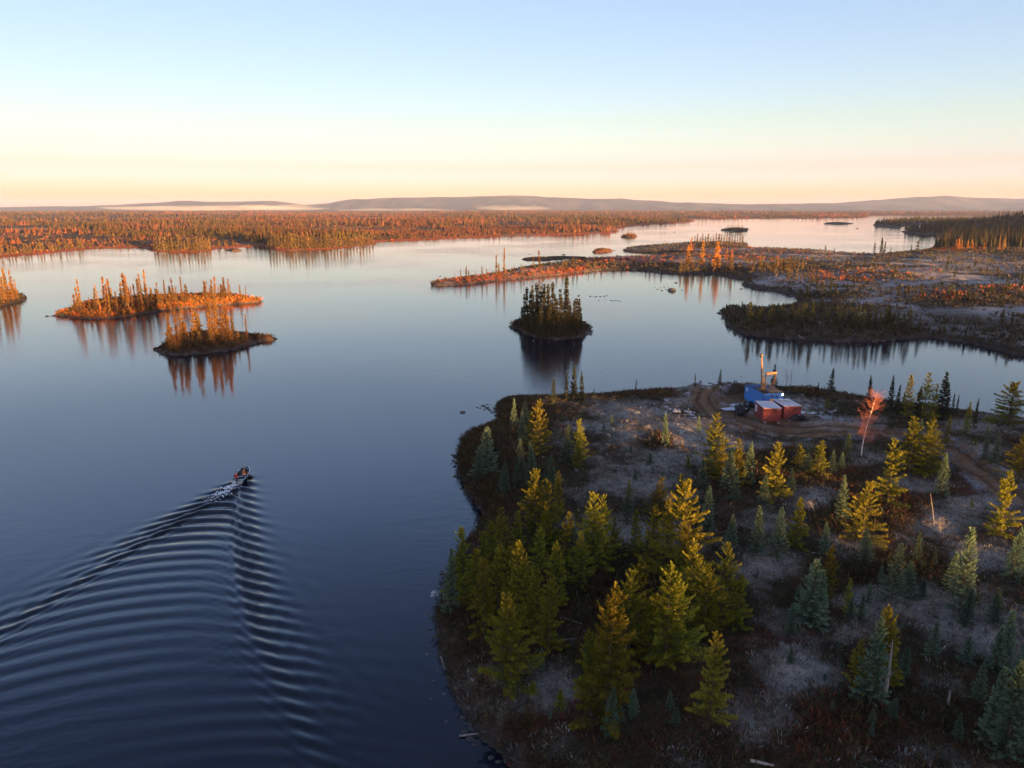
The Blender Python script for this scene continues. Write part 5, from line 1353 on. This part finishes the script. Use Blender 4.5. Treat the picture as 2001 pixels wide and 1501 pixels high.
M['grey_twig'] = mat('grey_twigs', (0.16, 0.13, 0.12), 0.9)
place_bare('bare_shrub', 'leafless grey shrub on the rim right of the drill mast', 'shrub', 1537, 750, 1536, 722, 30, 0.9, 0.05, M['grey_twig'], M['grey_twig'], 7)
place_bare('bare_shrub', 'second leafless grey shrub on the rim, just right of the first', 'shrub', 1544, 750, 1547, 724, 26, 0.8, 0.05, M['grey_twig'], M['grey_twig'], 8)
place_bare('dead_snag', 'leaning grey dead trunk with broken branches in the foreground spruces', 'dead tree', 1727, 1362, 1745, 1250, 9, 1.2, 0.17, M['bark_dead'], M['bark_dead'], 9, bend=0.1, sub=1)
place_bare('dead_snag', 'thin white dead stem standing in frosted brush below the gold larches', 'dead tree', 1826, 1030, 1818, 962, 8, 0.7, 0.045, M['bark_dead'], M['bark_dead'], 10, bend=0.1, sub=1)
place_bare('dead_snag', 'short broken stump near the lower right spruces', 'stump', 1853, 1376, 1857, 1347, 0, 0.5, 0.13, M['bark_dead'], M['bark_dead'], 11, bend=0.0)
place_bare('bare_shrub', 'frosted fallen-looking dead brush right of the middle spruces', 'shrub', 1590, 1008, 1584, 978, 24, 1.1, 0.05, M['bark_dead'], M['bark_dead'], 12)
place_bare('bare_shrub', 'pale dead brush at the left edge of the headland', 'shrub', 1005, 885, 1002, 862, 20, 1.0, 0.04, M['grey_twig'], M['grey_twig'], 13)
place_bare('bare_shrub', 'frosted dead brush around the thin white stem', 'shrub', 1835, 1045, 1835, 1015, 40, 1.3, 0.05, M['bark_dead'], M['bark_dead'], 14)
def log(u0, v0, u1, v1, r, label, L=None, m=None):
    a = (L or near).hit(u0, v0); b = (L or near).hit(u1, v1)
    z0, z1 = a[2] + r, b[2] + r
    rod('fallen_log', (a[0], a[1], z0), (b[0], b[1], z1), r, m or M['bark_dead'], None, r * 0.6, label=label, category='log', group='fallen logs and driftwood')
log(1096, 1208, 1138, 1222, 0.08, 'grey fallen log lying across the frost left of the tall larch')
log(1096, 1208, 1086, 1240, 0.06, 'short grey fallen log meeting the longer one')
log(1068, 1254, 1128, 1250, 0.06, 'thin fallen log just below the two grey logs')
log(1466, 1490, 1512, 1500, 0.10, 'pale fallen log at the bottom edge of the picture', m=M['timber'])
log(898, 1440, 936, 1436, 0.07, 'driftwood pole reaching into the water at lower left shore')
log(862, 1285, 870, 1312, 0.06, 'driftwood pole lying along the near waterline')
log(1585, 1083, 1605, 1078, 0.05, 'pale branch lying on the heath between young spruces')
log(1850, 1042, 1838, 1022, 0.06, 'pale leaning branch beside the white stem')
log(950, 1004, 965, 1010, 0.06, 'pale driftwood on the shore notch of the headland')
log(1560, 657, 1572, 664, 0.12, 'driftwood pole on the shore of the dark wooded point', bog)

# ------------------------------------------------------------------ the boat and the people in it
M['hull'] = mat('painted_aluminium', (0.045, 0.085, 0.10), 0.45, metal=0.2, var=0.25)
M['alu'] = mat('aluminium', (0.55, 0.60, 0.64), 0.35, metal=0.6, var=0.15)
M['foam'] = mat('foam', (0.80, 0.83, 0.86), 0.8, var=0.1)
boat = thing('motor_boat', 'small open aluminium motor boat with three people heading up the lake', 'boat', (BOAT[0], BOAT[1], 0.02), 0.06)
boat.scale = (0.86, 0.86, 0.86)
st = []
for i in range(13):
    s = i / 12; y = -2.2 + 4.7 * s
    hb = 0.80 * (1 - max(0, (s - 0.45) / 0.55) ** 2.2) * (0.90 + 0.10 * min(1, s * 3)) + 0.012
    sheer = 0.50 + 0.32 * s ** 2.2
    st.append((y, hb, sheer, -0.14 + 0.30 * max(0, (s - 0.6) / 0.4) ** 2))
HV = []; HF = []
for (y, hb, sh, kz) in st:
    HV += [(-hb, y, sh), (-hb * 0.86, y, kz + 0.16), (0, y, kz), (hb * 0.86, y, kz + 0.16), (hb, y, sh)]
for i in range(12):
    for k in range(4):
        HF.append((i * 5 + k, i * 5 + k + 1, (i + 1) * 5 + k + 1, (i + 1) * 5 + k))
me = bpy.data.meshes.new('hull'); me.from_pydata(HV, [], HF); me.materials.append(M['hull'])
ho = obj('hull', me, boat); sm = ho.modifiers.new('thickness', 'SOLIDIFY'); sm.thickness = 0.035; sm.offset = 0
tr = bpy.data.meshes.new('transom'); tr.from_pydata([(-0.74, -2.22, 0.5), (-0.63, -2.22, 0.02), (0, -2.22, -0.14), (0.63, -2.22, 0.02), (0.74, -2.22, 0.5), (0.25, -2.22, 0.44), (-0.25, -2.22, 0.44)], [], [(0, 1, 2, 3, 4, 5, 6)]); tr.materials.append(M['alu'])
to = obj('transom', tr, boat); sm = to.modifiers.new('thickness', 'SOLIDIFY'); sm.thickness = 0.05
path = [(-hb, y, sh) for (y, hb, sh, kz) in st] + [(hb, y, sh) for (y, hb, sh, kz) in reversed(st)]
V_, F_ = tube(path, [0.045] * len(path), 6)
obj('gunwale', np_mesh('gunwale', V_, F_, [M['alu']], smooth=True), boat)
for y, w in ((-1.45, 1.4), (-0.15, 1.5), (1.05, 1.25)):
    box('bench', (0, y, 0.30), (w, 0.28, 0.05), M['alu'], boat)
box('floor', (0, -0.3, 0.06), (1.1, 3.4, 0.03), M['hull'], boat)
fd = bpy.data.meshes.new('foredeck'); fd.from_pydata([(-st[9][1] + .03, st[9][0], st[9][2] - .02), (st[9][1] - .03, st[9][0], st[9][2] - .02), (st[11][1] * .9, st[11][0], st[11][2] - .015), (0, st[12][0] - .05, st[12][2] - .01), (-st[11][1] * .9, st[11][0], st[11][2] - .015)], [], [(0, 1, 2, 3, 4)]); fd.materials.append(M['hull'])
obj('foredeck', fd, boat)
mo = obj('outboard_motor', lumpy('motor_cowl', M['black'], 3, 3, 0.1), boat, loc=(0, -2.4, 0.72), scale=(0.17, 0.26, 0.24))
rod('motor_leg', (0, -2.42, 0.6), (0, -2.45, -0.45), 0.06, M['steel'], boat)
rod('tiller', (0, -2.2, 0.66), (-0.22, -1.65, 0.7), 0.025, M['steel'], boat)

M['skin'] = mat('skin', (0.50, 0.30, 0.22), 0.6)
M['dark_cloth'] = mat('dark_clothes', (0.02, 0.022, 0.028), 0.9)
M['red_vest'] = mat('red_vest', (0.50, 0.035, 0.05), 0.7)
M['orange_vest'] = mat('orange_vest', (0.60, 0.19, 0.06), 0.7)
M['vest_band'] = mat('reflective_band', (0.85, 0.72, 0.68), 0.5)
M['black_vest'] = mat('black_vest', (0.015, 0.018, 0.02), 0.7)
M['hat_dark'] = mat('dark_hat', (0.015, 0.02, 0.035), 0.9)
M['hat_brown'] = mat('brown_hat', (0.20, 0.12, 0.07), 0.9)
def skin_mesh(name, J, E, rad, mats, sub=2, face_mat=None):
    me = bpy.data.meshes.new(name); me.from_pydata(J, E, []); me.update()
    o = bpy.data.objects.new(name + '_tmp', me); C.objects.link(o)
    sk = o.modifiers.new('skin', 'SKIN'); sk.use_smooth_shade = True
    for i, r in enumerate(rad):
        me.skin_vertices[0].data[i].radius = (r, r) if not isinstance(r, tuple) else r
    me.skin_vertices[0].data[0].use_root = True
    s = o.modifiers.new('sub', 'SUBSURF'); s.levels = sub; s.render_levels = sub
    dg = bpy.context.evaluated_depsgraph_get()
    ev = bpy.data.meshes.new_from_object(o.evaluated_get(dg))
    bpy.data.objects.remove(o)
    ev.name = name
    ev.materials.clear()
    for m in mats: ev.materials.append(m)
    for p in ev.polygons:
        p.use_smooth = True
        if face_mat: p.material_index = face_mat(p.center)
    return ev
def person(x, y, label, vest, hat, lean=0.05, hands=((-0.2, 0.38, 0.55), (0.2, 0.38, 0.55)), turn=0.0):
    # local origin at the feet on the boat floor, seat at 0.28 m
    sz = 0.36
    J = [(0, 0, sz), (0, lean * .4, sz + .22), (0, lean, sz + .46), (0, lean + .02, sz + .58), (0, lean + .05, sz + .66), (0, lean + .07, sz + .80),
         (-.1, .02, sz), (-.14, .42, sz + .04), (-.15, .44, .04), (-.15, .58, .02), (.1, .02, sz), (.14, .42, sz + .04), (.15, .44, .04), (.15, .58, .02)]
    E = [(0, 1), (1, 2), (2, 3), (3, 4), (4, 5), (0, 6), (6, 7), (7, 8), (8, 9), (0, 10), (10, 11), (11, 12), (12, 13)]
    rad = [(.16, .12), (.16, .12), (.19, .12), .06, (.085, .095), (.08, .09), .095, .075, .055, .045, .095, .075, .055, .045]
    for sgn, h in zip((-1, 1), hands):
        b = len(J)
        sh = (sgn * .21, lean, sz + .46); hd_ = h
        el = ((sh[0] + hd_[0]) / 2 + sgn * .07, (sh[1] + hd_[1]) / 2 - .06, (sh[2] + hd_[2]) / 2 - .08)
        dv = Vector(hd_) - Vector(el); dv.normalize()
        J += [sh, el, hd_, tuple(Vector(hd_) + dv * .07)]
        rad += [.07, .055, .034, (.042, .022)]
        E += [(2, b), (b, b + 1), (b + 1, b + 2), (b + 2, b + 3)]
    def fm(c):
        if c.z > sz + .57: return 1
        return 0
    t = thing('person', label, 'person', (0, 0, 0))
    wp = Matrix.Translation(boat.location) @ Matrix.Rotation(0.06, 4, 'Z') @ Matrix.Scale(0.86, 4) @ Vector((x, y, 0.075))
    t.location = wp; t.scale = (0.95, 0.95, 0.95); t.rotation_euler = (0, 0, boat.rotation_euler.z + turn)
    body = skin_mesh('body', J, E, rad, [M['dark_cloth'], M['skin']], 2, fm)
    # fingers, thumb, nose and ears welded into the body mesh
    bm = bmesh.new(); bm.from_mesh(body)
    def addtube(pts, rr):
        V, F = tube(pts, rr, 5); vs = [bm.verts.new(v) for v in V]
        for f in F:
            fc = bm.faces.new([vs[i] for i in f]); fc.material_index = 1; fc.smooth = True
    for sgn, h in zip((-1, 1), hands):
        base = Vector(h) + Vector((0, .06, -.01))
        for k, ln in enumerate((.065, .075, .07, .055)):
            o0 = base + Vector(((k - 1.5) * .019, .015, 0)); addtube([tuple(o0), tuple(o0 + Vector((0, ln * .6, -.01))), tuple(o0 + Vector((0, ln * .8, -.04)))], [.009, .008, .006])
        o0 = Vector(h) + Vector((-sgn * .035, .03, 0)); addtube([tuple(o0), tuple(o0 + Vector((-sgn * .025, .03, 0))), tuple(o0 + Vector((-sgn * .02, .055, -.015)))], [.011, .010, .007])
    hc = Vector((0, lean + .06, sz + .74))
    addtube([tuple(hc + Vector((0, .075, .02))), tuple(hc + Vector((0, .105, -.01))), tuple(hc + Vector((0, .095, -.03)))], [.012, .018, .012])
    for sgn in (-1, 1):
        addtube([tuple(hc + Vector((sgn * .08, 0, .03))), tuple(hc + Vector((sgn * .10, -.01, 0))), tuple(hc + Vector((sgn * .08, 0, -.03)))], [.012, .018, .01])
    bm.to_mesh(body); bm.free()
    obj('body', body, t)
    VJ = [(0, .0, sz + .04), (0, lean * .4, sz + .22), (0, lean, sz + .44), (-.13, lean, sz + .48), (.13, lean, sz + .48)]
    vm = skin_mesh('vest', VJ, [(0, 1), (1, 2), (2, 3), (2, 4)], [(.20, .165), (.21, .175), (.21, .17), (.09, .12), (.09, .12)], [vest], 2)
    v = obj('vest', vm, t)
    V, F = tube([(0.215 * cos(a), 0.2 * sin(a) * .85 + lean * .2, sz + .13) for a in [2 * pi * k / 16 for k in range(17)]], [.03] * 17, 5)
    obj('reflective_band', np_mesh('reflective_band', V, F, [M['vest_band']], smooth=True), v)
    hm = skin_mesh('hat', [(0, lean + .06, sz + .80), (0, lean + .06, sz + .88)], [(0, 1)], [(.115, .12), (.07, .075)], [hat], 2)
    obj('hat', hm, t)
    return t
person(-0.30, -1.45, 'person in a red life vest and dark cap steering at the stern', M['red_vest'], M['hat_dark'], hands=((-0.2, -0.15, 0.66), (0.2, 0.36, 0.55)))
person(0.34, -0.28, 'person in an orange vest sitting at the right of the boat', M['orange_vest'], M['hat_brown'])
person(-0.12, 0.90, 'person in black clothes sitting nearest the bow', M['black_vest'], M['hat_brown'])
box('cargo_box', (BOAT[0] + 0.34, BOAT[1] + 0.72, 0.27), (0.4, 0.55, 0.36), M['orange_vest'], None, rot=(0, 0, 0.1), label='orange gear box beside the passengers in the boat', category='box')

# churned white water behind the stern
g = np.random.default_rng(4)
n = 300
t_ = g.random(n) ** 2.2 * 0.8
fx = BOAT[0] - 0.05 - 0.55 * t_ * 2 + g.normal(0, 0.22 + 0.5 * t_, n) - 0.15
fy = BOAT[1] - 2.2 - 5.5 * t_ + g.normal(0, 0.25, n)
def wave_z(x, y):
    fi = np.clip((y - ys[0]) / 0.17, 0, nY - 1.01); fj = np.clip((x - xs[0]) / 0.17, 0, nX - 1.01)
    return hh[fi.astype(int), fj.astype(int)]
fz = np.maximum(wave_z(fx, fy), -0.05) + 0.03 + 0.10 * np.exp(-t_ * 6) * g.random(n)
FA = Acc()
for i in range(n):
    k = 6; r = (0.04 + 0.16 * g.random() ** 2) * (1.15 - 0.8 * t_[i]); a0 = g.random() * 6.28
    ringp = [(fx[i] + r * (0.5 + g.random()) * cos(a0 + 6.283 * j / k), fy[i] + r * (0.5 + g.random()) * sin(a0 + 6.283 * j / k), fz[i] - 0.05) for j in range(k)]
    FA.add(np.array(ringp + [(fx[i], fy[i], fz[i] + 0.05 * r / 0.2)]), np.array([(j, (j + 1) % k, k) for j in range(k)]))
obj('wake_foam', FA.mesh('wake_foam', [M['foam']], True), kind='stuff', label='white churned foam behind the boat', category='foam')

# ------------------------------------------------------------------ haze and mist
def volume_mat(name, color, density, aniso=0.0):
    m = bpy.data.materials.new(name); m.use_nodes = True
    nt = m.node_tree; nt.nodes.remove(nt.nodes['Principled BSDF'])
    v = nt.nodes.new('ShaderNodeVolumePrincipled')
    v.inputs['Color'].default_value = (*color, 1); v.inputs['Density'].default_value = density; v.inputs['Anisotropy'].default_value = aniso
    nt.links.new(v.outputs[0], nt.nodes['Material Output'].inputs['Volume'])
    return m
def box_mesh(name, x0, x1, y0, y1, z0, z1, m):
    V = [(x0, y0, z0), (x1, y0, z0), (x1, y1, z0), (x0, y1, z0), (x0, y0, z1), (x1, y0, z1), (x1, y1, z1), (x0, y1, z1)]
    F = [(0, 3, 2, 1), (4, 5, 6, 7), (0, 1, 5, 4), (1, 2, 6, 5), (2, 3, 7, 6), (3, 0, 4, 7)]
    return np_mesh(name, V, np.array(F), [m])
obj('haze', box_mesh('haze', -16500, 16500, -16500, 16500, -7, 190, volume_mat('haze', (0.40, 0.54, 0.95), 4.2e-5)), kind='stuff', label='thin evening haze over the lake and forest', category='haze')
mist_m = volume_mat('mist', (1, 1, 1), 0.0010)
def mist(u0, u1, v0, v1, y, dy, lab, seed):
    bm = bmesh.new(); bmesh.ops.create_icosphere(bm, subdivisions=4, radius=1.0)
    xa, xb = (u0 - 1000.5) / F_PX * y, (u1 - 1000.5) / F_PX * y
    z0, z1 = 30 - (v1 - HORIZON) / F_PX * y, 30 - (v0 - HORIZON) / F_PX * y
    for v in bm.verts:
        n = float(vnoise(np.array([v.co.x * 4 + seed]), np.array([v.co.y * 2.0]), seed)[0])
        v.co = Vector(((xa + xb) / 2 + v.co.x * (xb - xa) / 2, y + v.co.y * dy, z0 + (v.co.z * 0.5 + 0.5) * (z1 - z0) * (0.35 + 1.0 * n)))
    obj('mist_bank', bm_mesh('mist_bank', bm, mist_m, True), kind='stuff', label=lab, category='mist')
mist(210, 660, 402, 412, 6350, 180, 'low white mist below the left hills', 3)
mist(480, 640, 398, 410, 6500, 110, 'thicker wisp of mist at the foot of the left hill', 5)
mist(660, 900, 407, 412, 6400, 120, 'thin mist line under the middle hills', 7)
mist(930, 1080, 402, 411, 6450, 120, 'white wisp of mist under the central hill', 9)
